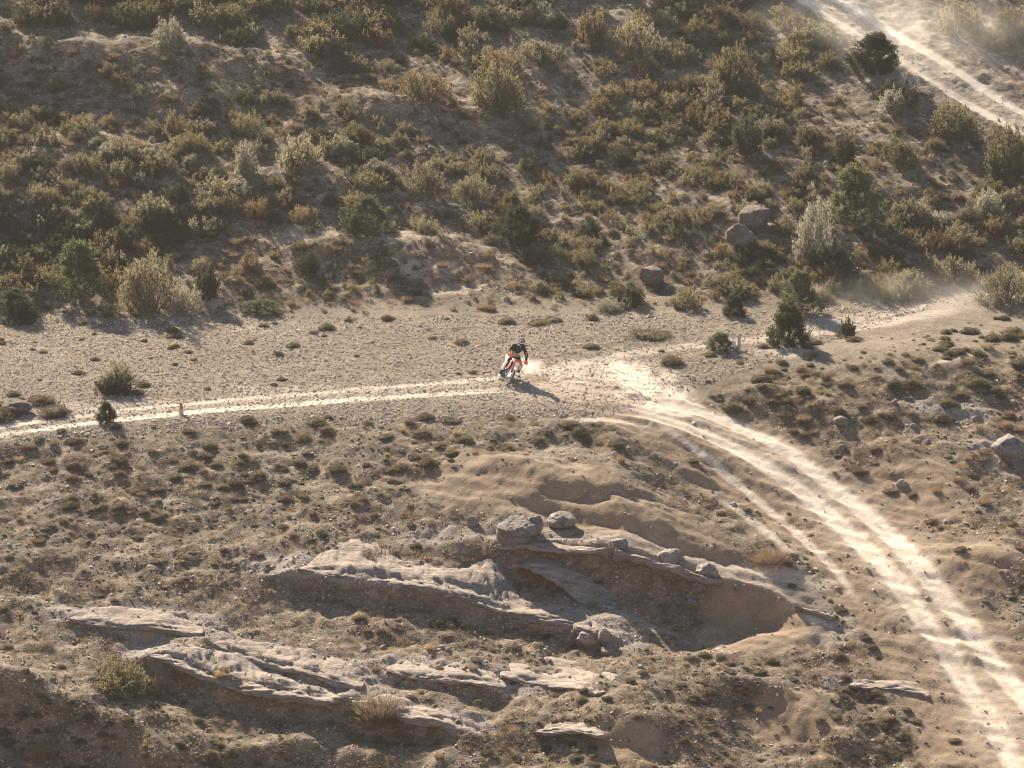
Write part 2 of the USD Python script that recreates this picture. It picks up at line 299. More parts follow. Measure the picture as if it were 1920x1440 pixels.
# ------------------------------------------------------------------ materials
def mat(name, nodes, links, surface='p.BSDF', volume=None):
    return usdkit.material(stage, '/World/Looks/' + name, nodes, links, surface=surface, volume=volume)
def ground_look():
    n = {'g': ('geometry', {}), 'p': ('principled_bsdf', {'roughness': 0.95, 'specular_ior_level': 0.15, 'diffuse_roughness': 0.6})}
    l = []
    def tex(name, kind, **kw): n[name] = (kind, kw); l.append(('g.position', name + '.vector')); return name
    tex('big', 'noise_texture', scale=0.22, detail=4.0, roughness=0.6)
    tex('mid', 'noise_texture', scale=1.3, detail=5.0, roughness=0.65)
    tex('fine', 'noise_texture', scale=11.0, detail=5.0, roughness=0.7)
    tex('cell', 'voronoi_texture', scale=15.0, randomness=1.0)
    tex('cell2', 'voronoi_texture', scale=30.0, randomness=1.0)
    for a in ('track', 'rock', 'soil', 'pale', 'scrub'): n['a_' + a] = ('attribute', {'attribute': a})
    n['r_big'] = ('rgb_ramp', {'ramp': [(0.3, (0.136, 0.105, 0.068)), (0.5, (0.170, 0.132, 0.088)), (0.72, (0.212, 0.168, 0.115))]})
    l.append(('big.fac', 'r_big.fac'))
    n['r_scrub'] = ('rgb_ramp', {'ramp': [(0.25, (0.080, 0.058, 0.037)), (0.5, (0.155, 0.114, 0.074)), (0.75, (0.24, 0.182, 0.126))]})
    l.append(('mid.fac', 'r_scrub.fac'))
    def mix(name, a, b, fac=None, blend='mix', f=0.5):
        n[name] = ('mix_color', {'blend_type': blend, 'fac': f} | ({} if isinstance(a, str) else {'a': a}) | ({} if isinstance(b, str) else {'b': b}))
        if isinstance(a, str): l.append((a, name + '.a'))
        if isinstance(b, str): l.append((b, name + '.b'))
        if fac: l.append((fac, name + '.fac'))
        return name + '.result'
    c = mix('m1', 'r_big.color', 'r_scrub.color', 'a_scrub.fac')
    # stones: each cell its own tone
    n['sep'] = ('separate_color', {}); l.append(('cell.color', 'sep.color'))
    n['r_cell'] = ('rgb_ramp', {'ramp': [(0.0, (0.70, 0.68, 0.66)), (0.5, (0.95, 0.95, 0.95)), (0.8, (1.1, 1.08, 1.08)), (1.0, (1.6, 1.56, 1.5))]}); l.append(('sep.r', 'r_cell.fac'))
    c = mix('m2', c, 'r_cell.color', None, 'multiply', 0.85); n['m2'][1]['use_clamp_result'] = False
    n['r_mid'] = ('rgb_ramp', {'ramp': [(0.3, (0.70, 0.69, 0.67)), (0.7, (1.24, 1.22, 1.19))]}); l.append(('mid.fac', 'r_mid.fac'))
    c = mix('m3', c, 'r_mid.color', None, 'multiply', 1.0)
    n['r_soil'] = ('rgb_ramp', {'ramp': [(0.3, (0.20, 0.136, 0.080)), (0.7, (0.265, 0.187, 0.115))]}); l.append(('mid.fac', 'r_soil.fac'))
    n['soilf'] = ('math', {'math_type': 'multiply', 'value2': 0.9}); l.append(('a_soil.fac', 'soilf.value1'))
    c = mix('m4', c, 'r_soil.color', 'soilf.value')
    n['r_rock'] = ('rgb_ramp', {'ramp': [(0.3, (0.18, 0.145, 0.115)), (0.6, (0.29, 0.24, 0.195)), (0.8, (0.39, 0.33, 0.275))]}); l.append(('fine.fac', 'r_rock.fac'))
    c = mix('m5', c, 'r_rock.color', 'a_rock.fac')
    c = mix('m6', c, (0.50, 0.40, 0.31), 'a_pale.fac')
    n['r_track'] = ('rgb_ramp', {'ramp': [(0.3, (0.66, 0.545, 0.40)), (0.7, (0.80, 0.69, 0.54))]}); l.append(('mid.fac', 'r_track.fac'))
    c = mix('m7', c, 'r_track.color', 'a_track.fac')
    n['r_fine'] = ('rgb_ramp', {'ramp': [(0.3, (0.8, 0.8, 0.8)), (0.7, (1.16, 1.16, 1.16))]}); l.append(('fine.fac', 'r_fine.fac'))
    c = mix('m8', c, 'r_fine.color', None, 'multiply', 1.0)
    l.append((c, 'p.base_color'))
    # relief
    n['smooth'] = ('math', {'math_type': 'maximum'}); l += [('a_soil.fac', 'smooth.value1'), ('a_track.fac', 'smooth.value2')]
    n['amp'] = ('map_range', {'from_min': 0.0, 'from_max': 1.0, 'to_min': 1.0, 'to_max': 0.5}); l.append(('smooth.value', 'amp.value'))
    n['bh'] = ('math', {'math_type': 'multiply_add', 'value2': -0.55}); l += [('cell.distance', 'bh.value1'), ('fine.fac', 'bh.value3')]
    n['bh2'] = ('math', {'math_type': 'multiply_add', 'value2': -0.3}); l += [('cell2.distance', 'bh2.value1'), ('bh.value', 'bh2.value3')]
    n['b'] = ('bump', {'strength': 0.9, 'distance': 0.028}); l += [('bh2.value', 'b.height'), ('amp.result', 'b.strength'), ('b.normal', 'p.normal')]
    mat('ground_look', n, l)
ground_look()

def leaf_look(name, dark, lit, tip=None, tipshare=0.0, trans=0.3):
    n = {'g': ('geometry', {}), 'o': ('object_info', {}), 'h': ('hsv', {}), 'd': ('principled_bsdf', {'roughness': 0.85, 'specular_ior_level': 0.08}), 't': ('translucent_bsdf', {}), 'mx': ('mix_closure', {'fac': trans})}
    stops = [(0.0, dark), (1.0 - tipshare - 0.02, lit)] + ([(1.0 - tipshare, tip), (1.0, tip)] if tip else [])
    n['r'] = ('rgb_ramp', {'ramp': stops})
    n['v'] = ('map_range', {'from_min': 0.0, 'from_max': 1.0, 'to_min': 0.75, 'to_max': 1.3})
    l = [('g.random_per_island', 'r.fac'), ('r.color', 'h.color'), ('o.random', 'v.value'), ('v.result', 'h.value'), ('h.color', 'd.base_color'), ('h.color', 't.color'), ('d.BSDF', 'mx.closure1'), ('t.BSDF', 'mx.closure2')]
    mat(name, n, l, surface='mx.closure')
leaf_look('grey_green_leaf', (0.15, 0.13, 0.078), (0.47, 0.405, 0.26), (0.52, 0.34, 0.16), 0.13, 0.42)
leaf_look('olive_leaf', (0.115, 0.10, 0.052), (0.385, 0.325, 0.175), (0.48, 0.29, 0.11), 0.12, 0.42)
leaf_look('rust_leaf', (0.14, 0.10, 0.05), (0.40, 0.28, 0.135), (0.60, 0.27, 0.07), 0.32, 0.42)
leaf_look('silver_leaf', (0.19, 0.18, 0.13), (0.48, 0.44, 0.33), trans=0.38)
leaf_look('pine_leaf', (0.085, 0.088, 0.044), (0.28, 0.27, 0.145), trans=0.42)
leaf_look('dark_leaf', (0.046, 0.047, 0.025), (0.165, 0.152, 0.078), trans=0.38)
leaf_look('cushion_leaf', (0.115, 0.088, 0.058), (0.285, 0.222, 0.145), (0.42, 0.315, 0.195), 0.25, 0.3)
leaf_look('green_cushion_leaf', (0.095, 0.080, 0.045), (0.26, 0.215, 0.12), (0.40, 0.30, 0.155), 0.22, 0.3)
leaf_look('dry_leaf', (0.15, 0.105, 0.068), (0.33, 0.24, 0.15), (0.44, 0.32, 0.18), 0.18, 0.4)
leaf_look('straw_leaf', (0.26, 0.18, 0.09), (0.42, 0.30, 0.16), (0.45, 0.24, 0.09), 0.2, 0.4)
def plain(name, col, rough=0.6, spec=0.4, metal=0.0, vary=0.12, scale=18.0):
    n = {'g': ('texture_coordinate', {}), 'n': ('noise_texture', {'scale': scale, 'detail': 4.0}), 'r': ('rgb_ramp', {'ramp': [(0.3, [c * (1 - vary) for c in col]), (0.7, [min(1, c * (1 + vary)) for c in col])]}),
         'p': ('principled_bsdf', {'roughness': rough, 'specular_ior_level': spec, 'metallic': metal})}
    mat(name, n, [('g.object', 'n.vector'), ('n.fac', 'r.fac'), ('r.color', 'p.base_color')])
plain('bark', (0.12, 0.085, 0.06), 0.9, 0.1, vary=0.3)
def rock_look(name, a, b, c, band=(0.45, 1.6, 2.6), relief=0.14):
    n = {'g': ('geometry', {}), 'o': ('object_info', {}), 'st': ('mapping', {'mapping_type': 'point', 'scale': band, 'rotation': (0.1, 0.05, 0.25)}), 'n': ('noise_texture', {'scale': 2.4, 'detail': 9.0, 'roughness': 0.72}), 'f': ('noise_texture', {'scale': 12.0, 'detail': 7.0, 'roughness': 0.75}),
         'vo': ('voronoi_texture', {'feature': 'distance_to_edge', 'scale': 1.6}), 'cr': ('rgb_ramp', {'ramp': [(0.0, (0.35, 0.33, 0.32)), (0.05, (0.9, 0.9, 0.9)), (0.2, (1, 1, 1))]}),
         'r': ('rgb_ramp', {'ramp': [(0.28, a), (0.5, b), (0.74, c)]}), 'rf': ('rgb_ramp', {'ramp': [(0.3, (0.66, 0.65, 0.64)), (0.7, (1.22, 1.21, 1.2))]}),
         'm': ('mix_color', {'blend_type': 'multiply', 'fac': 1.0}), 'mc': ('mix_color', {'blend_type': 'multiply', 'fac': 0.55}), 'h': ('hsv', {}), 'v': ('map_range', {'to_min': 0.85, 'to_max': 1.15}), 'p': ('principled_bsdf', {'roughness': 0.95, 'specular_ior_level': 0.15}),
         'hh': ('math', {'math_type': 'multiply_add', 'value2': 0.9}), 'b': ('bump', {'strength': 1.0, 'distance': relief})}
    l = [('g.position', 'st.vector'), ('st.vector', 'n.vector'), ('st.vector', 'f.vector'), ('st.vector', 'vo.vector'), ('vo.distance', 'cr.fac'), ('n.fac', 'r.fac'), ('f.fac', 'rf.fac'), ('r.color', 'm.a'), ('rf.color', 'm.b'), ('m.result', 'mc.a'), ('cr.color', 'mc.b'), ('mc.result', 'h.color'), ('o.random', 'v.value'), ('v.result', 'h.value'), ('h.color', 'p.base_color'), ('n.fac', 'hh.value1'), ('f.fac', 'hh.value3'), ('hh.value', 'b.height'), ('b.normal', 'p.normal')]
    mat(name, n, l)
rock_look('rock_look', (0.20, 0.162, 0.13), (0.325, 0.27, 0.222), (0.43, 0.37, 0.31))
rock_look('boulder_look', (0.13, 0.113, 0.097), (0.21, 0.184, 0.16), (0.285, 0.253, 0.223), (1, 1, 1.2), 0.09)
rock_look('red_rock_look', (0.095, 0.072, 0.056), (0.15, 0.116, 0.092), (0.205, 0.163, 0.13), (1, 1, 1), 0.07)
rock_look('stone_look', (0.25, 0.19, 0.145), (0.40, 0.32, 0.255), (0.58, 0.49, 0.40), (1, 1, 1), 0.08)

# ------------------------------------------------------------------ land meshes: one grid, split where the tracks run
NY, NX = X.shape
gz = np.gradient(H, GY, axis=0), np.gradient(H, GX, axis=1)
NRM = np.stack([-gz[1], -gz[0], np.ones_like(H)], -1); NRM /= np.linalg.norm(NRM, axis=-1, keepdims=True)
PTS = np.stack([X, Y, H], -1).reshape(-1, 3); NRM = NRM.reshape(-1, 3)
FULL = {}
for k, a in attr.items():
    f = np.zeros_like(H) if k != 'scrub' else np.maximum(smoothstep((Y - np.interp(X, FOOT[:, 0], FOOT[:, 1])) / 1.2), (0.6 + 0.6 * smoothstep((-45 - Y) / 20)) * smoothstep((np.interp(X, EDGE[:, 0], EDGE[:, 1]) - Y - 0.5) / 2.0))
    f[SL] = a * inside + f[SL] * (1 - inside); FULL[k] = f.ravel()
TZ = np.zeros(H.shape, int); TZ[SL] = track_zone
ii = np.arange(NY * NX).reshape(NY, NX)
Q = np.stack([ii[:-1, :-1], ii[:-1, 1:], ii[1:, 1:], ii[1:, :-1]], -1).reshape(-1, 4)
QZ = TZ[:-1, :-1].ravel()
def land(name, quads, label=None):
    idx, inv = np.unique(quads, return_inverse=True); inv = inv.reshape(quads.shape)
    m = UsdGeom.Mesh.Define(stage, numbered('/World', name))
    m.CreatePointsAttr(Vt.Vec3fArray.FromNumpy(PTS[idx].astype(np.float32)))
    m.CreateFaceVertexCountsAttr(Vt.IntArray.FromNumpy(np.full(len(quads), 4, np.int32)))
    m.CreateFaceVertexIndicesAttr(Vt.IntArray.FromNumpy(inv.astype(np.int32).ravel()))
    m.CreateSubdivisionSchemeAttr('none')
    m.CreateNormalsAttr(Vt.Vec3fArray.FromNumpy(NRM[idx].astype(np.float32))); m.SetNormalsInterpolation('vertex')
    for k in FULL:
        UsdGeom.PrimvarsAPI(m).CreatePrimvar(k, Sdf.ValueTypeNames.FloatArray, 'vertex').Set(Vt.FloatArray.FromNumpy(FULL[k][idx].astype(np.float32)))
    UsdShade.MaterialBindingAPI.Apply(m.GetPrim()).Bind(UsdShade.Material.Get(stage, '/World/Looks/ground_look'))
    tag(m, label, None, None, 'structure')
land('ground', Q[QZ == 0], 'dry stony hillside, terrace and near slope of brown earth')
land('dirt_track', Q[QZ == 1], 'pale dusty two-rut dirt track curving down to the lower right')
land('dirt_track', Q[QZ == 2], 'pale dirt road crossing the hillside at the upper right')
land('dirt_track', Q[QZ == 3], 'faint pale track crossing the gravel terrace from left to right')

# ------------------------------------------------------------------ shapes of plants and stones (class prims, copied by reference)
SHAPES = stage.CreateClassPrim('/World/shapes')
def blades(o, d, ln, wd, rng, fold=0.0):
    n = len(o); d = d / np.linalg.norm(d, axis=1, keepdims=True)
    s = np.cross(d, rng.normal(size=(n, 3))); s /= np.linalg.norm(s, axis=1, keepdims=True) + 1e-9
    ln = np.broadcast_to(ln, n)[:, None]; wd = np.broadcast_to(wd, n)[:, None]
    p = np.stack([o, o + d * ln * 0.45 + s * wd / 2, o + d * ln, o + d * ln * 0.45 - s * wd / 2], 1).reshape(-1, 3)
    b = np.arange(n)[:, None] * 4
    return p, np.concatenate([b + [0, 1, 2], b + [0, 2, 3]])
def joined(parts):
    v, f, n = [], [], 0
    for a, b in parts: v.append(a); f.append(np.asarray(b) + n); n += len(a)
    return np.vstack(v), np.vstack(f)
def unit(n, rng, zmin=-1.0):
    z = rng.uniform(zmin, 1, n); a = rng.uniform(0, 2 * np.pi, n); r = np.sqrt(1 - z * z)
    return np.stack([r * np.cos(a), r * np.sin(a), z], 1)
def tubes(segs, sides=5):
    parts = []
    for p, q, r0, r1 in segs:
        p, q = np.asarray(p, float), np.asarray(q, float); d = (q - p) / (np.linalg.norm(q - p) + 1e-9)
        a = np.cross(d, [0.3, 0.9, 0.2]); a /= np.linalg.norm(a); b = np.cross(d, a)
        t = np.arange(sides) * 2 * np.pi / sides; ring = np.cos(t)[:, None] * a + np.sin(t)[:, None] * b
        k = np.arange(sides); k2 = (k + 1) % sides
        f = np.concatenate([np.stack([k, k2, k2 + sides], 1), np.stack([k, k2 + sides, k + sides], 1)])
        parts.append((np.vstack([p + ring * r0, q + ring * r1]), f))
    return joined(parts)
def bush(seed, clumps=60, leaves=40, hz=1.1, clen=(0.3, 0.6), crad=0.09, up=0.7, leaf=(0.10, 0.030), spread=0.7, inner=0.45, zmin=0.0, cone=0.0, lobes=0.35):
    rng = np.random.default_rng(seed)
    d = unit(clumps, rng, zmin)
    lob = unit(7, rng, -0.1); amp = rng.uniform(-1, 1, 7)
    R = 1 + lobes * (np.exp(4 * (d @ lob.T - 1)) @ amp) + rng.normal(0, 0.07, clumps)
    r = R * rng.uniform(inner ** 2, 1, clumps) ** 0.5 * 0.86
    c = d * r[:, None]
    c[:, 2] = np.maximum(c[:, 2], 0.02) * hz
    if cone: c[:, :2] *= (1 - cone * np.clip(c[:, 2:3] / hz, 0, 1))
    ax = d * (1 - up) + np.array([0, 0, up]) + rng.normal(0, 0.16, (clumps, 3)); ax /= np.linalg.norm(ax, axis=1, keepdims=True)
    L = rng.uniform(*clen, clumps)
    k = np.repeat(np.arange(clumps), leaves); n = len(k)
    t = rng.uniform(-0.5, 0.5, n)
    pr = rng.normal(size=(n, 3)); pr -= (pr * ax[k]).sum(1, keepdims=True) * ax[k]
    o = c[k] + ax[k] * (t * L[k])[:, None] + pr * (crad * (1 - 0.75 * (t + 0.5)))[:, None]
    o[:, 2] = np.maximum(o[:, 2], 0.0)
    ld = ax[k] + spread * rng.normal(size=(n, 3))
    fol = blades(o, ld, leaf[0] * rng.uniform(0.6, 1.3, n), leaf[1] * rng.uniform(0.7, 1.3, n), rng)
    st = tubes([((rng.normal(0, 0.06), rng.normal(0, 0.06), -0.15), c[i] * [0.85, 0.85, 0.9], 0.035, 0.008) for i in range(0, clumps, max(1, clumps // 14))], 4)
    return fol, st
def pine(seed, hz=2.2, clumps=150, leaves=44):
    rng = np.random.default_rng(seed)
    z = rng.uniform(0.04, 1, clumps) ** 1.1; a = rng.uniform(0, 2 * np.pi, clumps)
    lob = 1 + 0.28 * np.sin(3 * a + seed) * (1 - 0.6 * z) + 0.22 * np.sin(9 * z + seed) + rng.normal(0, 0.16, clumps)
    prof = np.minimum(1.0, 0.85 + z * 1.6) * (1 - z ** 2.2) ** 0.6
    r = prof * lob * rng.uniform(0.25, 1, clumps) ** 0.5
    c = np.stack([r * np.cos(a), r * np.sin(a), z * hz * 0.93 + 0.05], 1)
    ax = np.stack([np.cos(a) * 0.7, np.sin(a) * 0.7, np.full(clumps, 0.75)], 1) + rng.normal(0, 0.15, (clumps, 3))
    ax /= np.linalg.norm(ax, axis=1, keepdims=True)
    k = np.repeat(np.arange(clumps), leaves); n = len(k); t = rng.uniform(-0.5, 0.6, n)
    o = c[k] + ax[k] * (t * 0.30)[:, None] + rng.normal(0, 0.055, (n, 3))
    fol = blades(o, ax[k] + 0.75 * rng.normal(size=(n, 3)), 0.19 * rng.uniform(0.7, 1.3, n), 0.042, rng)
    st = tubes([((0, 0, -0.2), (0, 0, hz * 0.9), 0.09, 0.015)] + [((0, 0, c[i, 2] * 0.8), c[i], 0.025, 0.008) for i in range(0, clumps, 6)], 5)
    return fol, st
def cushion(seed, hz=0.42, leaves=1100):
    rng = np.random.default_rng(seed); off = rng.uniform(0, 50, 3)
    def R(d): return 0.80 + 0.9 * (meshkit.fbm(d * 1.5 + off, 2, seed) - 0.5) + 0.35 * (meshkit.fbm(d * 5 + off, 2, seed + 3) - 0.5)
    s = trimesh.creation.icosphere(2); e = np.array(s.vertices)
    v = e * (R(e) * 0.84)[:, None] * [1, 1, hz]; v[:, 2] = np.where(v[:, 2] < 0, v[:, 2] * 0.5, v[:, 2])
    d = unit(leaves, rng, -0.05); o = d * (R(d) * rng.uniform(0.72, 1.0, leaves))[:, None] * [1, 1, hz]
    ld = d * [0.8, 0.8, 0.5] + [0, 0, 0.55] + 0.45 * rng.normal(size=(leaves, 3))
    fol = blades(o, ld, 0.17 * rng.uniform(0.4, 1.5, leaves), 0.042, rng)
    return fol, (v, np.array(s.faces))
def tussock(seed, n=320, lean=0.9, ln=(0.5, 1.05)):
    rng = np.random.default_rng(seed)
    a = rng.uniform(0, 2 * np.pi, n); r = rng.uniform(0, 1, n) ** 0.6 * 0.45
    o = np.stack([r * np.cos(a), r * np.sin(a), np.full(n, -0.03)], 1)
    d = np.stack([np.cos(a), np.sin(a), np.zeros(n)], 1) * (lean * rng.uniform(0.1, 1, n))[:, None] + [0, 0, 0.8] + rng.normal(0, 0.18, (n, 3))
    return blades(o, d, rng.uniform(*ln, n), 0.035, rng), None
def fine_tuft(seed, n, lean, ln, wd):
    rng = np.random.default_rng(seed); a = rng.uniform(0, 2 * np.pi, n); r = rng.uniform(0, 1, n) ** 0.5 * 0.6
    o_ = np.stack([r * np.cos(a), r * np.sin(a), 0.25 * rng.uniform(0, 1, n) * (1 - r)], 1); d = np.stack([np.cos(a) * r, np.sin(a) * r, np.zeros(n)], 1) * lean * 1.5 + [0, 0, 0.75] + rng.normal(0, 0.3, (n, 3))
    return blades(o_, d, rng.uniform(*ln, n), wd, rng)
def stone(seed, pts=14, flat=0.62):
    rng = np.random.default_rng(seed); p = unit(pts, rng) * rng.uniform(0.75, 1.1, (pts, 1)) * [1, rng.uniform(0.6, 0.95), flat * rng.uniform(0.8, 1.2)]
    h = ConvexHull(p); m = trimesh.Trimesh(p, h.simplices, process=True); m.fix_normals(); return m
def boulder(seed, dims, rough=0.32, cuts=7, sub=4, fine=0.07):
    rng = np.random.default_rng(seed); s = trimesh.creation.icosphere(sub); d = np.array(s.vertices); off = rng.uniform(0, 90, 3)
    R = 1 + rough * (meshkit.fbm(d * 1.3 + off, 2, seed) - 0.5) * 2 + fine * (meshkit.fbm(d * 5 + off, 4, seed + 1) - 0.5) * 2
    v = d * R[:, None]
    for c in unit(cuts, rng):
        lim = rng.uniform(0.62, 0.9); h = v @ c; v = v - np.maximum(h - lim, 0)[:, None] * c * 0.85
    v += (meshkit.fbm(v * 9 + off, 3, seed + 2) - 0.5)[:, None] * d * fine * 0.8
    return v * np.asarray(dims), np.array(s.faces)

PROTO = {}
def proto(kind, parts):
    """parts: [(name, mesh, material, smooth)]"""
    k = PROTO.setdefault(kind, []); p = f'/World/shapes/{kind}_{len(k):03d}'
    stage.DefinePrim(p, 'Xform')
    for name, mesh, m, sm in parts:
        if mesh is not None: usdkit.mesh(stage, f'{p}/{name}', mesh, '/World/Looks/' + m, smooth=sm)
    k.append(p)
for i in range(4):
    f, s = bush(100 + i, 78, 26, 1.05, (0.30, 0.62), 0.085, 0.70, (0.155, 0.052)); proto('grey_green_shrub', [('foliage', f, 'grey_green_leaf', False), ('stem', s, 'bark', False)])
    f, s = bush(200 + i, 90, 26, 1.0, (0.25, 0.5), 0.10, 0.6, (0.14, 0.052)); proto('olive_shrub', [('foliage', f, 'olive_leaf', False), ('stem', s, 'bark', False)])
    f, s = bush(300 + i, 68, 26, 1.1, (0.35, 0.7), 0.075, 0.8, (0.15, 0.045)); proto('rust_shrub', [('foliage', f, 'rust_leaf', False), ('stem', s, 'bark', False)])
    f, s = bush(400 + i, 110, 30, 1.0, (0.18, 0.35), 0.09, 0.45, (0.11, 0.042), lobes=0.25); proto('silver_shrub', [('foliage', f, 'silver_leaf', False), ('stem', s, 'bark', False)])
    f, s = bush(500 + i, 100, 36, 1.1, (0.25, 0.55), 0.085, 0.7, (0.125, 0.050), lobes=0.45); proto('dark_shrub', [('foliage', f, 'dark_leaf', False), ('stem', s, 'bark', False)])
    f, s = pine(600 + i); proto('pine_sapling', [('crown', f, 'pine_leaf', False), ('trunk', s, 'bark', False)])
    f, s = pine(650 + i, 2.0, 170, 48); proto('dark_conifer', [('crown', f, 'dark_leaf', False), ('trunk', s, 'bark', False)])
    f, s = cushion(700 + i, 0.55); proto('cushion_plant', [('foliage', f, 'cushion_leaf', False), ('mound', s, 'cushion_leaf', True)])
    f, s = cushion(750 + i, 0.6); proto('green_cushion_plant', [('foliage', f, 'green_cushion_leaf', False), ('mound', s, 'green_cushion_leaf', True)])
    f, _ = tussock(800 + i); proto('dry_tussock', [('foliage', f, 'dry_leaf', False)])
    f, _ = tussock(850 + i, 220, 0.5, (0.6, 1.3)); proto('straw_tuft', [('foliage', f, 'straw_leaf', False)])
for i in range(2):
    proto('dry_tussock', [('foliage', fine_tuft(1600 + i, 1300, 1.0, (0.35, 0.95), 0.016), 'dry_leaf', False)]); proto('straw_tuft', [('foliage', fine_tuft(1650 + i, 700, 0.8, (0.4, 1.15), 0.016), 'straw_leaf', False)])
    f, s = bush(1100 + i, 170, 26, 1.05, (0.20, 0.42), 0.06, 0.68, (0.095, 0.032), lobes=0.5); proto('grey_green_shrub', [('foliage', f, 'grey_green_leaf', False), ('stem', s, 'bark', False)])
    f, s = bush(1200 + i, 180, 26, 1.0, (0.18, 0.36), 0.065, 0.6, (0.09, 0.032), lobes=0.5); proto('olive_shrub', [('foliage', f, 'olive_leaf', False), ('stem', s, 'bark', False)])
    f, s = bush(1300 + i, 150, 26, 1.1, (0.22, 0.46), 0.055, 0.78, (0.095, 0.030), lobes=0.5); proto('rust_shrub', [('foliage', f, 'rust_leaf', False), ('stem', s, 'bark', False)])
    f, s = bush(1400 + i, 170, 26, 1.0, (0.15, 0.30), 0.065, 0.5, (0.08, 0.030), lobes=0.5); proto('silver_shrub', [('foliage', f, 'silver_leaf', False), ('stem', s, 'bark', False)])
    f, s = bush(1500 + i, 180, 30, 1.1, (0.18, 0.40), 0.06, 0.68, (0.085, 0.032), lobes=0.55); proto('dark_shrub', [('foliage', f, 'dark_leaf', False), ('stem', s, 'bark', False)])
HZ = dict(grey_green_shrub=1.25, olive_shrub=1.15, rust_shrub=1.35, silver_shrub=1.05, dark_shrub=1.25, pine_sapling=2.25, dark_conifer=2.05, cushion_plant=0.62, green_cushion_plant=0.68, dry_tussock=0.85, straw_tuft=1.1)

# ------------------------------------------------------------------ where plants and stones stand
MARKS = []       # (u, v, phrase) of what one can find in the picture
PLACED = []      # records of things to label
rngp = np.random.default_rng(7)
def stand(kind, u, v, w, h=None, label=None, mark=None, name=None, cat=None, group=None, rot=None, at=None, variant=None):
    p = ground(u, v - 0.10 * w)[0] if at is None else at
    px = (np.asarray(p) - EYE) @ FWD / FPX
    r = w * px / 2 * 1.02
    if h is None: hz = r * HZ[kind] * rngp.uniform(0.75, 1.1)
    else: hz = max(0.2 * r, (h - 0.13 * w) * px / 0.95)
    k = (rngp.integers(4, 6) if w > (40 if kind in ('dry_tussock', 'straw_tuft') else 72) else rngp.integers(0, 4)) if len(PROTO[kind]) == 6 and kind != 'loose_rock' else rngp.integers(0, len(PROTO[kind]))
    x = thing(name or kind, label or 'x', cat or {'pine_sapling': 'tree', 'dark_conifer': 'tree', 'dry_tussock': 'grass tuft', 'straw_tuft': 'grass tuft'}.get(kind, 'shrub' if 'shrub' in kind else 'plant'),
              p + [0, 0, -0.04 * r], rngp.uniform(0, 360) if rot is None else rot, group, (r, r, hz / HZ[kind]))
    x.GetReferences().AddInternalReference(PROTO[kind][k]); x.SetInstanceable(True)
    if mark: MARKS.append((u, v - (h or w) / 2, mark))
    PLACED.append([x, kind, u, v, w, label, p, r])
    return x
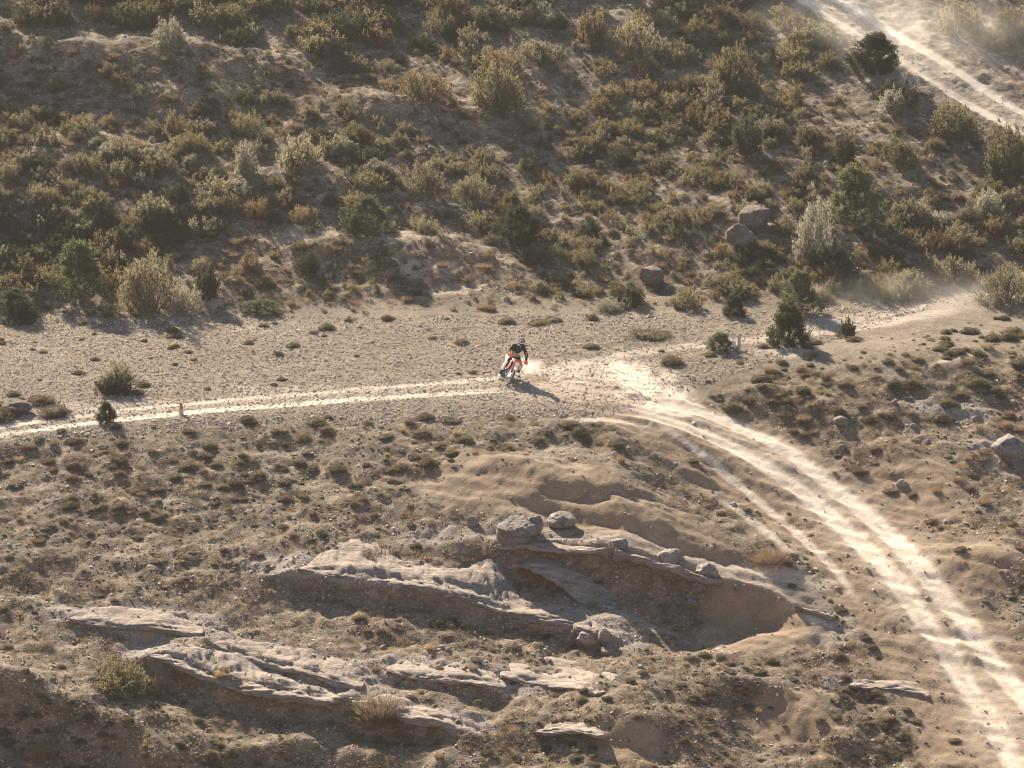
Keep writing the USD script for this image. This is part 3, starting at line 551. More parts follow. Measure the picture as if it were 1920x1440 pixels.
LM = [  # kind, u, base v, width, height, label, short phrase
 ('silver_shrub', 325, 92, 92, 84, 'pale feathery shrub catching light in the dark band at the top left', 'the pale feathery shrub'),
 ('rust_shrub', 1108, 88, 92, 105, 'tall dense rust-tinged shrub cut by the top edge above the middle', 'the tall rust-tinged shrub'),
 ('grey_green_shrub', 1185, 116, 112, 105, 'big grey-green shrub just right of the tall rust-tinged shrub', 'the big grey-green shrub'),
 ('grey_green_shrub', 1010, 124, 130, 88, 'broad pale-tipped shrub just left of the tall rust-tinged shrub', 'the broad pale-tipped shrub'),
 ('olive_shrub', 928, 212, 128, 128, 'large domed olive shrub with a silvery plant poking out of its top', 'the large domed olive shrub'),
 ('silver_shrub', 913, 120, 28, 40, 'small silvery plant poking out above the large domed olive shrub', None),
 ('rust_shrub', 790, 195, 150, 95, 'wide shrub with rust tips left of the large domed olive shrub', 'the wide rust-tipped shrub'),
 ('dark_conifer', 1640, 146, 84, 84, 'dark juniper standing against the pale upper road', 'the dark juniper by the upper road'),
 ('dark_shrub', 1675, 205, 110, 80, 'dark low shrub right under the juniper by the upper road', None),
 ('silver_shrub', 1672, 218, 62, 58, 'grey-silver shrub below the juniper by the upper road', 'the silver shrub under the juniper'),
 ('olive_shrub', 1790, 266, 128, 104, 'big bristly olive shrub below the upper road near the right edge', 'the big bristly olive shrub'),
 ('olive_shrub', 1890, 344, 130, 150, 'very large dull olive bush cut by the right edge under the upper road', 'the very large bush at the right edge'),
 ('grey_green_shrub', 1800, 70, 110, 90, 'tall shrub above the upper road in the top right corner', 'the tall shrub above the upper road'),
 ('olive_shrub', 1895, 84, 90, 100, 'olive shrub cut by the right edge above the upper road', None),
 ('dark_shrub', 1400, 290, 64, 82, 'dense dark green shrub alone on the right half of the hillside', 'the dense dark green shrub'),
 ('olive_shrub', 1370, 165, 92, 108, 'large upright olive shrub uphill of the dense dark green shrub', 'the large upright olive shrub'),
 ('rust_shrub', 1487, 196, 52, 50, 'orange-tinged bristly shrub on the stony crest right of the upright olive shrub', 'the orange-tinged bristly shrub'),
 ('dark_shrub', 1582, 308, 52, 70, 'narrow dark shrub on the stony slope below the orange-tinged bristly shrub', 'the narrow dark shrub'),
 ('olive_shrub', 1690, 312, 62, 58, 'fan-shaped spiky shrub on bare stones below the silver shrub', 'the fan-shaped spiky shrub'),
 ('pine_sapling', 1603, 425, 92, 118, 'rounded yellow-green young pine on the right half of the hillside', 'the rounded yellow-green pine'),
 ('grey_green_shrub', 1700, 424, 96, 96, 'grey-green rounded bush right of the rounded yellow-green pine', 'the bush right of the rounded pine'),
 ('silver_shrub', 1522, 492, 86, 140, 'tall grey-leaved small tree left of the rounded yellow-green pine', 'the tall grey-leaved tree'),
 ('dark_shrub', 1566, 506, 92, 78, 'dark round bush at the foot of the tall grey-leaved tree', 'the dark round bush'),
 ('silver_shrub', 1852, 405, 70, 58, 'pale grey-green bush below the very large bush at the right edge', None),
 ('rust_shrub', 1862, 450, 96, 70, 'orange-leaved shrub near the right edge of the hillside', 'the orange-leaved shrub'),
 ('grey_green_shrub', 1785, 536, 125, 105, 'big grey feathery bush above the dust at the far end of the terrace track', 'the big grey feathery bush'),
 ('grey_green_shrub', 1882, 580, 124, 106, 'large sunlit bush at the right edge beside the far end of the terrace track', 'the large sunlit bush'),
 ('pine_sapling', 688, 446, 78, 82, 'leaning fresh green young pine in the middle of the hillside', 'the leaning green pine'),
 ('dark_conifer', 978, 468, 66, 82, 'dark green conical juniper uphill of the rider', 'the conical juniper'),
 ('rust_shrub', 985, 462, 30, 44, 'rusty sprig growing in front of the conical juniper', None),
 ('olive_shrub', 1002, 500, 68, 52, 'bristly shrub at the foot of the conical juniper', None),
 ('olive_shrub', 1095, 504, 52, 46, 'bristly olive shrub right of the conical juniper', None),
 ('grey_green_shrub', 796, 366, 92, 76, 'spiky grey-green shrub uphill right of the leaning green pine', 'the spiky grey-green shrub'),
 ('grey_green_shrub', 882, 380, 82, 68, 'paler grey-green shrub right beside the spiky grey-green shrub', None),
 ('pine_sapling', 148, 562, 88, 112, 'bright green young pine at the foot of the hillside on the left', 'the bright green pine'),
 ('grey_green_shrub', 270, 590, 120, 145, 'very tall tan-grey shrub mass right of the bright green pine', 'the tall tan-grey shrub'),
 ('dark_shrub', 386, 562, 66, 76, 'dark olive shrub at the hill foot right of the tall tan-grey shrub', 'the dark olive shrub at the hill foot'),
 ('silver_shrub', 346, 590, 76, 62, 'round silver-grey shrub at the edge of the terrace', 'the round silver-grey shrub'),
 ('pine_sapling', 26, 596, 66, 58, 'low bright green pine bush at the left edge', 'the low green pine bush'),
 ('dark_shrub', 42, 610, 70, 56, 'spiky dark shrub standing on the terrace edge at the far left', 'the spiky dark shrub at the far left'),
 ('pine_sapling', 490, 590, 72, 30, 'flat yellow-green plant at the foot of the hillside', 'the flat yellow-green plant'),
 ('rust_shrub', 466, 506, 48, 48, 'rust-brown shrub uphill of the flat yellow-green plant', 'the rust-brown shrub'),
 ('dark_shrub', 576, 514, 60, 46, 'dark green low shrub right of the rust-brown shrub', None),
 ('silver_shrub', 462, 338, 58, 82, 'silvery tall shrub in the thicket on the left of the hillside', 'the silvery shrub in the thicket'),
 ('grey_green_shrub', 555, 320, 120, 120, 'biggest shrub of the thicket right of the silvery shrub', 'the biggest thicket shrub'),
 ('olive_shrub', 460, 262, 80, 70, 'dense olive shrub just uphill of the silvery thicket shrub', None),
 ('dark_shrub', 212, 746, 86, 60, 'dark spreading juniper on the gravel terrace above the left track', 'the spreading juniper on the terrace'),
 ('grey_green_shrub', 218, 735, 56, 70, 'thin grey twigs standing up out of the spreading juniper', None),
 ('dark_conifer', 200, 796, 34, 42, 'small dark conifer between the ruts of the left track', 'the small conifer by the left track'),
 ('dark_conifer', 1478, 652, 66, 84, 'dense dark green column-like juniper on the far terrace track', 'the column-like juniper'),
 ('pine_sapling', 1350, 662, 46, 40, 'small bright green bush beside the short marker posts', 'the small green bush by the posts'),
 ('pine_sapling', 1500, 592, 62, 86, 'loose pale green young pine behind the column-like juniper', 'the loose pale pine'),
 ('dark_conifer', 1376, 594, 36, 42, 'small dark green conifer at the hill foot above the marker posts', 'the small conifer at the hill foot'),
 ('dark_shrub', 1588, 634, 40, 42, 'small spiky shrub at the edge of the far terrace track', None),
 ('silver_shrub', 1143, 592, 84, 42, 'low silver shrub at the foot of the hillside behind the rider', 'the low silver shrub'),
 ('dark_shrub', 1180, 576, 66, 46, 'dark shrub just behind the low silver shrub', None),
 ('olive_shrub', 1282, 580, 60, 48, 'olive shrub at the hill foot left of the small conifer', None),
 ('olive_shrub', 222, 1305, 150, 92, 'large olive bush among the rock ledges at the lower left', 'the large bush at the lower left'),
 ('rust_shrub', 262, 1305, 74, 70, 'yellowish right end of growth beside the large lower left bush', None),
 ('dry_tussock', 712, 1362, 92, 70, 'big brown grass clump under the lower rock ledge', 'the big brown grass clump'),
 ('dry_tussock', 1445, 1062, 70, 38, 'round brown tussock by the pale gully left of the main track', 'the round brown tussock'),
 ('straw_tuft', 76, 1432, 62, 50, 'straw-orange grass tuft in the shaded bottom left corner', 'the straw tuft in the corner'),
 ('straw_tuft', 1420, 1340, 22, 16, 'small orange tuft near the bottom right shadow', None),
 ('cushion_plant', 1262, 688, 50, 26, 'dark cushion plant on the near edge of the terrace by the junction', 'the dark cushion at the junction'),
 ('green_cushion_plant', 1010, 612, 50, 14, 'flat green cushion plant on the terrace behind the rider', None),
 ('green_cushion_plant', 1038, 606, 44, 13, 'flat mossy cushion on the gravel uphill of the rider', None),
 ('green_cushion_plant', 1215, 640, 96, 26, 'wide flat cushion plant beside the faint track right of the rider', 'the wide flat cushion'),
]
for k, u, v, w, h, lab, mk in LM: stand(k, u, v, w, h, lab, mk)

# ------------------------------------------------------------------ rocks
def rock(u, v, w, h, label, mark=None, seed=0, look='boulder_look', name='boulder', cat='boulder', rough=0.3, depth=0.9, sink=0.25, turn=0.0, cuts=7, fine=0.09):
    p = ground(u, v)[0]; m = (p - EYE) @ FWD / FPX
    rx, rz = w * m / 2, h * m / 2
    x = thing(name, label, cat, (p[0], p[1] + rx * depth * 0.5, p[2] + rz * (1 - sink)))
    vv, ff = boulder(seed, (rx * 1.12, rx * depth * 1.1, rz * 1.12), rough, cuts, 4, fine)
    c, s = math.cos(turn), math.sin(turn); vv = np.stack([vv[:, 0] * c - vv[:, 2] * s, vv[:, 1], vv[:, 0] * s + vv[:, 2] * c], 1)
    UsdGeom.Xformable(x)
    path = x.GetPath(); usdkit.mesh(stage, f'{path}/stone', (vv, ff), '/World/Looks/' + look, smooth=35)
    if mark: MARKS.append((u, v - h / 2, mark))
    PLACED.append([x, name, u, v, w, label, p, rx])
    return x
rock(968, 1020, 66, 54, 'big lumpy grey boulder perched on the edge of the dark cutting', 'the big lumpy boulder', 11, rough=0.5, cuts=4, fine=0.16, turn=-0.15)
rock(998, 1006, 42, 42, 'squarish grey block leaning against the big lumpy boulder', None, 12, rough=0.35, cuts=6, fine=0.14)
rock(1053, 992, 52, 30, 'smooth lens-shaped boulder right of the big lumpy boulder', 'the lens-shaped boulder', 13, rough=0.25, cuts=3, sink=0.12)
rock(885, 988, 22, 22, 'small pointed grey rock left of the big lumpy boulder', 'the small pointed rock', 14)
rock(1162, 1032, 34, 22, 'low dark grey rock on the edge of the cutting', None, 15)
rock(1258, 1064, 44, 34, 'dark rounded boulder on the right part of the cutting edge', 'the dark rounded boulder', 16, cuts=3)
rock(1326, 1088, 38, 32, 'dark grey boulder right of the dark rounded one on the cutting edge', None, 17, cuts=4)
rock(1415, 428, 54, 50, 'big round reddish boulder on the right half of the hillside', 'the round hillside boulder', 18, 'red_rock_look', cuts=2, sink=0.35, rough=0.35)
rock(1388, 464, 44, 50, 'pointed reddish boulder just below the big round one', None, 19, 'red_rock_look', cuts=4, sink=0.4, rough=0.45, turn=0.5)
rock(1222, 532, 42, 36, 'triangular brown rock at the foot of the hillside', 'the triangular rock', 21, 'red_rock_look', cuts=10)
rock(1893, 856, 64, 46, 'grey boulder with dark shadow at the right edge', 'the boulder at the right edge', 22, cuts=5, sink=0.4)
rock(1576, 796, 28, 18, 'pale-backed rock among brown plants right of the main track', 'the pale-backed rock', 23, sink=0.5)
rock(1692, 912, 22, 15, 'small pale rock right of the main track', 'the small pale rock', 24, 'boulder_look', sink=0.5)
rock(1104, 1212, 40, 34, 'squat block fallen below the end of the long rock ledge', 'the fallen block', 25, 'rock_look')
rock(1132, 1206, 28, 28, 'smaller block beside the fallen one below the long ledge', None, 26, 'rock_look')
rock(1140, 1226, 26, 12, 'flat stone lying in the ledge shadow below the fallen block', None, 27, 'rock_look')
rock(1298, 1140, 22, 20, 'rounded stone in the shaded cutting', None, 28)
rock(30, 778, 50, 26, 'brown rounded rock among cushions at the left edge below the track', None, 29, 'red_rock_look')
rock(790, 1380, 24, 20, 'pale stone in the shadow under the lower ledge', None, 30, 'rock_look')
rock(1366, 664, 12, 14, 'small grey stone beside the marker posts', None, 31)

def ledge(px, back, thick, label, seed, over=0.18, lift=0.0, name='rock_ledge', mark=None, step=0.06, sides=48, rough=0.17):
    q = line(px, step); n = len(q)
    tan = np.gradient(q, axis=0); tan /= np.linalg.norm(tan, axis=1, keepdims=True)
    nb = np.stack([-tan[:, 1], tan[:, 0]], 1)                              # towards the hill
    s = np.concatenate([[0], np.cumsum(np.linalg.norm(np.diff(q, axis=0), axis=1))]); L = s[-1]
    tp = np.clip(np.minimum(s, L - s) / (0.16 * L), 0, 1) ** 0.5
    wv = 0.78 + 0.5 * fbm2(s, s * 0, 1.6, 3, 200 + seed); tv = 0.85 + 0.5 * fbm2(s, s * 0 + 9, 1.3, 3, 230 + seed)
    W = back * tp * np.clip(wv, 0.25, 2) + 0.03; T = thick * (0.35 + 0.65 * tp) * np.clip(tv, 0.4, 1.6)
    zb = height(q[:, 0] + nb[:, 0] * 0.9, q[:, 1] + nb[:, 1] * 0.9); zc = height(q[:, 0] + nb[:, 0] * W, q[:, 1] + nb[:, 1] * W)
    ker = np.hanning(31); ker /= ker.sum(); sm = lambda z: np.convolve(np.pad(z, 15, mode='edge'), ker, 'valid')
    zb, zc = sm(zb), sm(zc)
    a = np.arange(sides) * 2 * np.pi / sides
    ca, sa = np.sign(np.cos(a)) * np.abs(np.cos(a)) ** 0.8, np.sign(np.sin(a)) * np.abs(np.sin(a)) ** 0.75
    off = (ca[None, :] * 0.5 + 0.5) * (W[:, None] + over * tp[:, None]) - over * tp[:, None]   # from overhanging lip to back
    f = off / np.maximum(W[:, None], 0.05)
    top = zb[:, None] * (1 - np.clip(f, 0, 1)) + zc[:, None] * np.clip(f, 0, 1) + lift * tp[:, None] * (1 - np.clip(f, 0, 1) ** 2)
    z = top - T[:, None] * 0.5 + sa[None, :] * T[:, None] * 0.5
    P = np.stack([q[:, None, 0] + nb[:, None, 0] * off, q[:, None, 1] + nb[:, None, 1] * off, z], -1)
    dirv = nb[:, None, :] * ca[None, :, None]; dirv = np.concatenate([dirv, np.broadcast_to(sa[None, :, None], (n, sides, 1))], -1)
    u_, v_ = s[:, None] + 0 * off, off + z
    disp = rough * fbm2(u_ * 0.4, v_, 0.6, 5, 250 + seed) + 0.55 * rough * fbm2(u_ * 0.6, z * 2 + off, 0.2, 4, 260 + seed)
    def groove(x, w): return np.exp(-((x - np.round(x)) / w) ** 2)
    warp = fbm2(u_ * 0.5, v_, 0.7, 3, 270 + seed)
    disp = disp - 0.06 * groove((v_ + 0.30 * warp) / 0.5 + seed * 0.37, 0.08) * np.clip(0.6 + 0.9 * fbm2(u_ * 0.5, v_, 0.9, 2, 280 + seed), 0, 1) - 0.06 * groove((u_ + 0.6 * warp + 0.5 * off) / 1.9 + seed * 0.21, 0.035) * (fbm2(u_, v_, 1.3, 2, 290 + seed) > 0)
    P = P + dirv * disp[..., None] * (0.3 + 0.7 * tp)[:, None, None]
    V = P.reshape(-1, 3); k = np.arange(n * sides).reshape(n, sides); k2 = np.roll(k, -1, 1)
    F = np.concatenate([np.stack([k[:-1], k2[:-1], k2[1:]], -1).reshape(-1, 3), np.stack([k[:-1], k2[1:], k[1:]], -1).reshape(-1, 3)])
    V = np.vstack([V, P[0].mean(0), P[-1].mean(0)]); c0, c1 = n * sides, n * sides + 1
    F = np.concatenate([F, np.stack([np.full(sides, c0), k2[0], k[0]], 1), np.stack([np.full(sides, c1), k[-1], k2[-1]], 1)])
    m = trimesh.Trimesh(V, F, process=False)
    if m.volume < 0: m.invert()
    o = V.mean(0); x = thing(name, label, 'rock ledge', o)
    usdkit.mesh(stage, f'{x.GetPath()}/stone', (V - o, np.array(m.faces)), '/World/Looks/rock_look', smooth=40)
    uu, vv, _ = to_pixel(o)
    if mark: MARKS.append((uu, vv, mark))
ledge([(560, 1074), (640, 1082), (720, 1092), (830, 1112), (930, 1138), (1000, 1158)], 2.8, 0.42, 'long pale slab of bedrock running across the middle of the near slope', 1, mark='the long rock ledge')
ledge([(980, 1148), (1020, 1158), (1070, 1168), (1110, 1176)], 0.8, 0.45, 'rounded knob of pale rock near the right end of the long slab', 2, over=0.3)
ledge([(1080, 1172), (1110, 1180), (1140, 1192), (1160, 1204)], 0.75, 0.5, 'last rounded knob of pale rock at the right end of the long slab', 3, over=0.3)
ledge([(960, 1098), (1030, 1112), (1090, 1128), (1150, 1150), (1190, 1172)], 1.3, 0.24, 'broken low rock rib between the long slab and the dark cutting', 4, lift=-0.03, over=0.1)
ledge([(1180, 1170), (1240, 1190), (1300, 1208), (1350, 1232)], 1.2, 0.24, 'thin broken rock rib running down right from the long slab', 5, lift=-0.03, over=0.08)
ledge([(130, 1168), (220, 1176), (300, 1184), (380, 1192)], 1.9, 0.3, 'uppermost pale rock slab at the lower left', 6, over=0.15)
ledge([(400, 1208), (460, 1228), (530, 1250), (600, 1270), (680, 1294)], 2.4, 0.36, 'stepped pale rock slab left of the big brown grass clump', 7, over=0.2)
ledge([(280, 1244), (350, 1262), (440, 1284), (540, 1304), (640, 1326)], 1.8, 0.5, 'dark-faced overhanging rock lip at the lower left', 8, over=0.35, mark='the overhanging rock lip')
ledge([(720, 1262), (790, 1270), (870, 1282), (950, 1298)], 2.3, 0.3, 'broad pale rock slab right of the big brown grass clump', 9, over=0.15, mark='the broad pale slab')
ledge([(940, 1276), (1000, 1280), (1070, 1292), (1120, 1306)], 2.2, 0.28, 'rounded pale rock slab right of the broad pale slab', 10, over=0.12, lift=-0.04)
ledge([(660, 1330), (740, 1348), (820, 1364), (890, 1380)], 1.0, 0.4, 'shaded rock lip below the broad pale slab', 11, over=0.25)
ledge([(930, 1040), (1000, 1046), (1070, 1056), (1140, 1066)], 0.6, 0.35, 'shaded rock rib under the big lumpy boulder', 12, over=0.2)
ledge([(1150, 1068), (1220, 1086), (1290, 1102), (1350, 1116)], 0.5, 0.35, 'shaded rock rib under the dark rounded boulder', 13, over=0.2)
ledge([(1490, 1150), (1530, 1156), (1566, 1168)], 0.5, 0.22, 'small pale rock slab at the head of the shadowed hollow', 14, over=0.1)
ledge([(1590, 1294), (1650, 1292), (1700, 1300), (1740, 1312)], 1.2, 0.25, 'grey rock slab near the bottom of the main track', 15, over=0.06, lift=-0.02)
ledge([(1000, 1386), (1060, 1392), (1130, 1404)], 1.2, 0.25, 'dark rock rib at the bottom middle', 16, over=0.06, lift=-0.03)

# ------------------------------------------------------------------ scattered plants, each a thing of its own
def value(name, p):
    cx = (p[:, 0] - fx[0]) / 0.085; cy = (p[:, 1] - fy[0]) / 0.12
    return map_coordinates(attr[name], [cy, cx], order=1, mode='nearest')
RIDER = (955, 690)
def scatter(zones, seed):
    """zones: (polygon in photo pixels, count, widths lo..hi, {kind: share}) -> records, spread so that neighbours do not coincide"""
    import shapely
    rng = np.random.default_rng(seed); out = []
    for poly, n, lo, hi, kinds in zones:
        P = shapely.Polygon(poly); x0, y0, x1, y1 = P.bounds
        pts = rng.uniform([x0, y0], [x1, y1], (int(n * 6), 2)); pts = pts[shapely.contains_xy(P, pts[:, 0], pts[:, 1])]
        w = lo * (hi / lo) ** (rng.uniform(0, 1, len(pts)) ** (1.5 if hi > 50 else 2.4))
        ks = rng.choice(list(kinds), len(pts), p=np.array(list(kinds.values())) / sum(kinds.values()))
        g = ground(pts[:, 0], pts[:, 1]); tr = value('track', g); kept = 0
        clump = fbm2(g[:, 0], g[:, 1], 2.2, 2, seed)
        for (u, v), ww, k, p, t, c in zip(pts, w, ks, g, tr, clump):
            if kept >= n: break
            if t > 0.22 or c < rng.uniform(-0.75, 0.25): continue
            if abs(u - 985) < 75 + ww / 2 and 620 < v < 772: continue
            if any(abs(u - a[2]) < 0.42 * (a[4] + ww * 0.3) and -0.1 * a[4] < (v - a[3] + 0.3 * a[4]) < 0.3 * a[4] for a in PLACED if a[5] and a[4] > 25): continue
            if 'soil' and value('soil', p[None])[0] > 0.6 and rng.random() < 0.85: continue
            out.append((k, u, v, ww, p)); kept += 1
    return out
HILL = [
 ([(-140, -110), (720, -110), (690, 95), (380, 55), (-140, 62)], 70, 60, 120, dict(dark_shrub=3, olive_shrub=2)),
 ([(-140, 390), (420, 400), (300, 470), (-140, 560)], 26, 40, 90, dict(dark_shrub=3, olive_shrub=1)),
 ([(-140, -110), (1080, -110), (1080, 110), (700, 170), (350, 60), (-140, 60)], 150, 45, 115, dict(grey_green_shrub=3, olive_shrub=4, rust_shrub=2, dark_shrub=2)),
 ([(1080, -110), (1540, -110), (1560, 130), (1300, 220), (1080, 150)], 105, 40, 100, dict(grey_green_shrub=5, olive_shrub=3, rust_shrub=2, silver_shrub=0.6)),
 ([(1660, -110), (2050, -110), (2050, 130), (1900, 110), (1760, 20)], 22, 40, 110, dict(grey_green_shrub=4, olive_shrub=3, rust_shrub=2)),
 ([(-140, 100), (350, 130), (720, 230), (720, 330), (300, 300), (-140, 250)], 110, 18, 56, dict(grey_green_shrub=4, olive_shrub=3, dark_shrub=1.5, rust_shrub=1, silver_shrub=0.6)),
 ([(-140, 250), (300, 280), (720, 250), (700, 390), (300, 470), (-140, 480)], 190, 28, 82, dict(grey_green_shrub=5, olive_shrub=3, silver_shrub=0.8, rust_shrub=1.6, dark_shrub=1)),
 ([(-140, 470), (330, 450), (330, 560), (-140, 590)], 60, 28, 76, dict(grey_green_shrub=3, olive_shrub=3, rust_shrub=2.5, dark_shrub=1)),
 ([(330, 440), (640, 400), (640, 570), (330, 575)], 26, 18, 44, dict(olive_shrub=2, rust_shrub=2, grey_green_shrub=1)),
 ([(640, 200), (1080, 180), (1080, 480), (640, 420)], 80, 20, 60, dict(grey_green_shrub=5, olive_shrub=2, rust_shrub=1)),
 ([(640, 420), (1350, 480), (1350, 565), (640, 570)], 42, 18, 46, dict(olive_shrub=2, rust_shrub=1.5, dark_shrub=1, grey_green_shrub=1)),
 ([(1080, 160), (1460, 170), (1560, 330), (1480, 420), (1080, 480)], 300, 20, 62, dict(grey_green_shrub=4, olive_shrub=3, rust_shrub=2.4, dark_shrub=0.6)),
 ([(1340, 400), (1640, 430), (1700, 560), (1340, 570)], 90, 20, 56, dict(grey_green_shrub=2, olive_shrub=2, rust_shrub=2, dark_shrub=0.7)),
 ([(1450, 200), (1660, 160), (1860, 300), (1840, 360), (1560, 340)], 40, 16, 44, dict(olive_shrub=2, rust_shrub=1.4, grey_green_shrub=1, dark_shrub=0.6)),
 ([(1640, 380), (2050, 340), (2050, 480), (1840, 470), (1680, 560)], 85, 32, 90, dict(grey_green_shrub=4, olive_shrub=2, rust_shrub=2.6, silver_shrub=0.8)),
]
hill_recs = scatter(HILL, 31); rest_h = []
for kind in ('grey_green_shrub', 'olive_shrub', 'rust_shrub', 'silver_shrub', 'dark_shrub'):
    rs = sorted([r for r in hill_recs if r[0] == kind], key=lambda r: -r[3])
    for k, u, v, w, p in rs[:285]: stand(k, u, v, w, None, None, None, at=p)
    rest_h += rs[285:]

def copies(name, kind, recs, label, cat, group):
    """First 300 by size as things; the rest as one object of uncountable small growth."""
    recs = sorted(recs, key=lambda r: -r[3])
    for k, u, v, w, p in recs[:300]: stand(kind, u, v, w, None, None, None, at=p)
    return recs[300:]
def instancer(name, label, protos, pos, scale, yaw, rng, tilt=0.0):
    pi = UsdGeom.PointInstancer.Define(stage, numbered('/World', name)); base = pi.GetPath()
    targets = []
    for i, (mesh, m, sm) in enumerate(protos):
        pm = usdkit.mesh(stage, f'{base}/shape_{i:03d}', mesh, '/World/Looks/' + m, smooth=sm); targets.append(pm.GetPath())
    pi.CreatePrototypesRel().SetTargets(targets)
    n = len(pos)
    pi.CreateProtoIndicesAttr(Vt.IntArray.FromNumpy(rng.integers(0, len(protos), n).astype(np.int32)))
    pi.CreatePositionsAttr(Vt.Vec3fArray.FromNumpy(np.asarray(pos, np.float32)))
    pi.CreateScalesAttr(Vt.Vec3fArray.FromNumpy(np.asarray(scale, np.float32)))
    h = np.asarray(yaw) / 2; q = np.zeros((n, 4), np.float16); tx = rng.normal(0, tilt, n) if tilt else np.zeros(n)
    w_, z_, x_ = np.cos(h) * np.cos(tx / 2), np.sin(h) * np.cos(tx / 2), np.cos(h) * np.sin(tx / 2)
    y_ = np.sin(h) * np.sin(tx / 2)
    q = np.stack([x_, y_, z_, w_], 1).astype(np.float16)
    pi.CreateOrientationsAttr(Vt.QuathArray.FromNumpy(q))
    tag(pi, label, None, None, 'stuff')
CUSH = [
 ([(-100, 800), (1060, 775), (1250, 810), (1080, 880), (760, 900), (300, 1000), (-100, 1000)], 430, 7, 46, dict(cushion_plant=4, green_cushion_plant=1.2)),
 ([(-100, 980), (760, 900), (800, 1030), (500, 1080), (-100, 1180)], 520, 6, 26, dict(cushion_plant=4, green_cushion_plant=0.8)),
 ([(1240, 680), (1480, 640), (1940, 590), (2000, 760), (1700, 800), (1330, 770)], 260, 9, 49, dict(green_cushion_plant=3, cushion_plant=2)),
 ([(1400, 800), (2000, 760), (2000, 1200), (1850, 1150), (1620, 930)], 170, 7, 34, dict(cushion_plant=4)),
 ([(-100, 1180), (240, 1280), (600, 1390), (700, 1540), (-100, 1540)], 420, 8, 36, dict(cushion_plant=4, green_cushion_plant=1)),
 ([(600, 1100), (1060, 1200), (1400, 1240), (1300, 1460), (900, 1440), (700, 1240)], 360, 7, 32, dict(cushion_plant=4, green_cushion_plant=1)),
 ([(1250, 820), (1500, 960), (1740, 1240), (1820, 1400), (1600, 1440), (1560, 1180), (1420, 1080)], 200, 8, 36, dict(cushion_plant=3, green_cushion_plant=1)),
 ([(1200, 1200), (1560, 1240), (1840, 1400), (1840, 1500), (1200, 1500)], 220, 8, 36, dict(cushion_plant=4)),
 ([(-100, 610), (1400, 590), (1250, 660), (900, 700), (300, 740), (-100, 780)], 85, 10, 40, dict(green_cushion_plant=3, cushion_plant=1)),
 ([(-100, 720), (110, 740), (130, 790), (-100, 800)], 16, 30, 90, dict(green_cushion_plant=2, cushion_plant=1)),
]
recs = scatter(CUSH, 32); rest_c = []
for kind in ('cushion_plant', 'green_cushion_plant'):
    rest_c += copies(kind, kind, [r for r in recs if r[0] == kind], None, 'plant', None)
TUSS = [
 ([(-120, 60), (700, 130), (1100, 160), (1560, 130), (1660, 420), (1400, 575), (-120, 600)], 1500, 10, 34, dict(dry_tussock=1)),
 ([(1560, 200), (1950, 300), (1950, 560), (1660, 560)], 90, 12, 40, dict(dry_tussock=1)),
 ([(-100, 800), (1060, 790), (1500, 1000), (1500, 1440), (-100, 1500)], 330, 9, 28, dict(dry_tussock=3, straw_tuft=0.5)),
 ([(1300, 680), (1950, 620), (1950, 1150), (1700, 960)], 130, 9, 38, dict(dry_tussock=1)),
]
recs = scatter(TUSS, 33); rest_t = copies('dry_tussock', 'dry_tussock', [r for r in recs if r[0] == 'dry_tussock'], None, 'grass tuft', None)
for r in [r for r in recs if r[0] == 'straw_tuft']: stand('straw_tuft', r[1], r[2], r[3], None, None, None, at=r[4])

def small_mass(name, label, rest, protos, seed, flat=1.0):
    rng = np.random.default_rng(seed)
    P = np.array([r[4] for r in rest]); R = np.array([r[3] for r in rest]) * ((P - EYE) @ FWD) / FPX / 2
    instancer(name, label, protos, P, np.stack([R, R, R * flat * rng.uniform(0.7, 1.1, len(R))], 1), rng.uniform(0, 6.28, len(R)), rng)
UND = [([(-140, -110), (1540, -110), (1560, 200), (1660, 420), (1400, 575), (-140, 600)], 2100, 9, 28, dict(grey_green_shrub=1)), ([(-420, -140), (-130, -140), (-130, 600), (-420, 600)], 260, 12, 60, dict(grey_green_shrub=1)), ([(2040, -140), (2340, -140), (2340, 520), (2040, 540)], 260, 12, 70, dict(grey_green_shrub=1)), ([(-100, -220), (1250, -220), (1250, -105), (-100, -105)], 200, 20, 60, dict(grey_green_shrub=1)), ([(1560, 200), (2050, 320), (2050, 500), (1660, 560)], 140, 10, 30, dict(grey_green_shrub=1)), ([(1720, -110), (2050, -110), (2050, 160), (1900, 110)], 60, 12, 34, dict(grey_green_shrub=1))]
rest_h += scatter(UND, 36)
small_mass('hillside_undergrowth', 'small grey-green bushes filling the gaps of the hillside scrub', rest_h, [(bush(960 + i, 40, 22, 1.1, (0.3, 0.6), 0.09, 0.7, (0.2, 0.065))[0], ('grey_green_leaf', 'olive_leaf', 'grey_green_leaf', 'rust_leaf')[i], False) for i in range(4)], 3, 1.1)
small_mass('low_cushion_growth', 'small dark cushions dotted over the slopes', rest_c, [(joined(cushion(900 + i, 0.45, 350)), 'cushion_leaf', False) for i in range(4)], 1)
small_mass('dry_undergrowth', 'small brown dry tufts between the hillside shrubs', rest_t, [(tussock(910 + i, 120)[0], 'dry_leaf', False) for i in range(4)], 2)

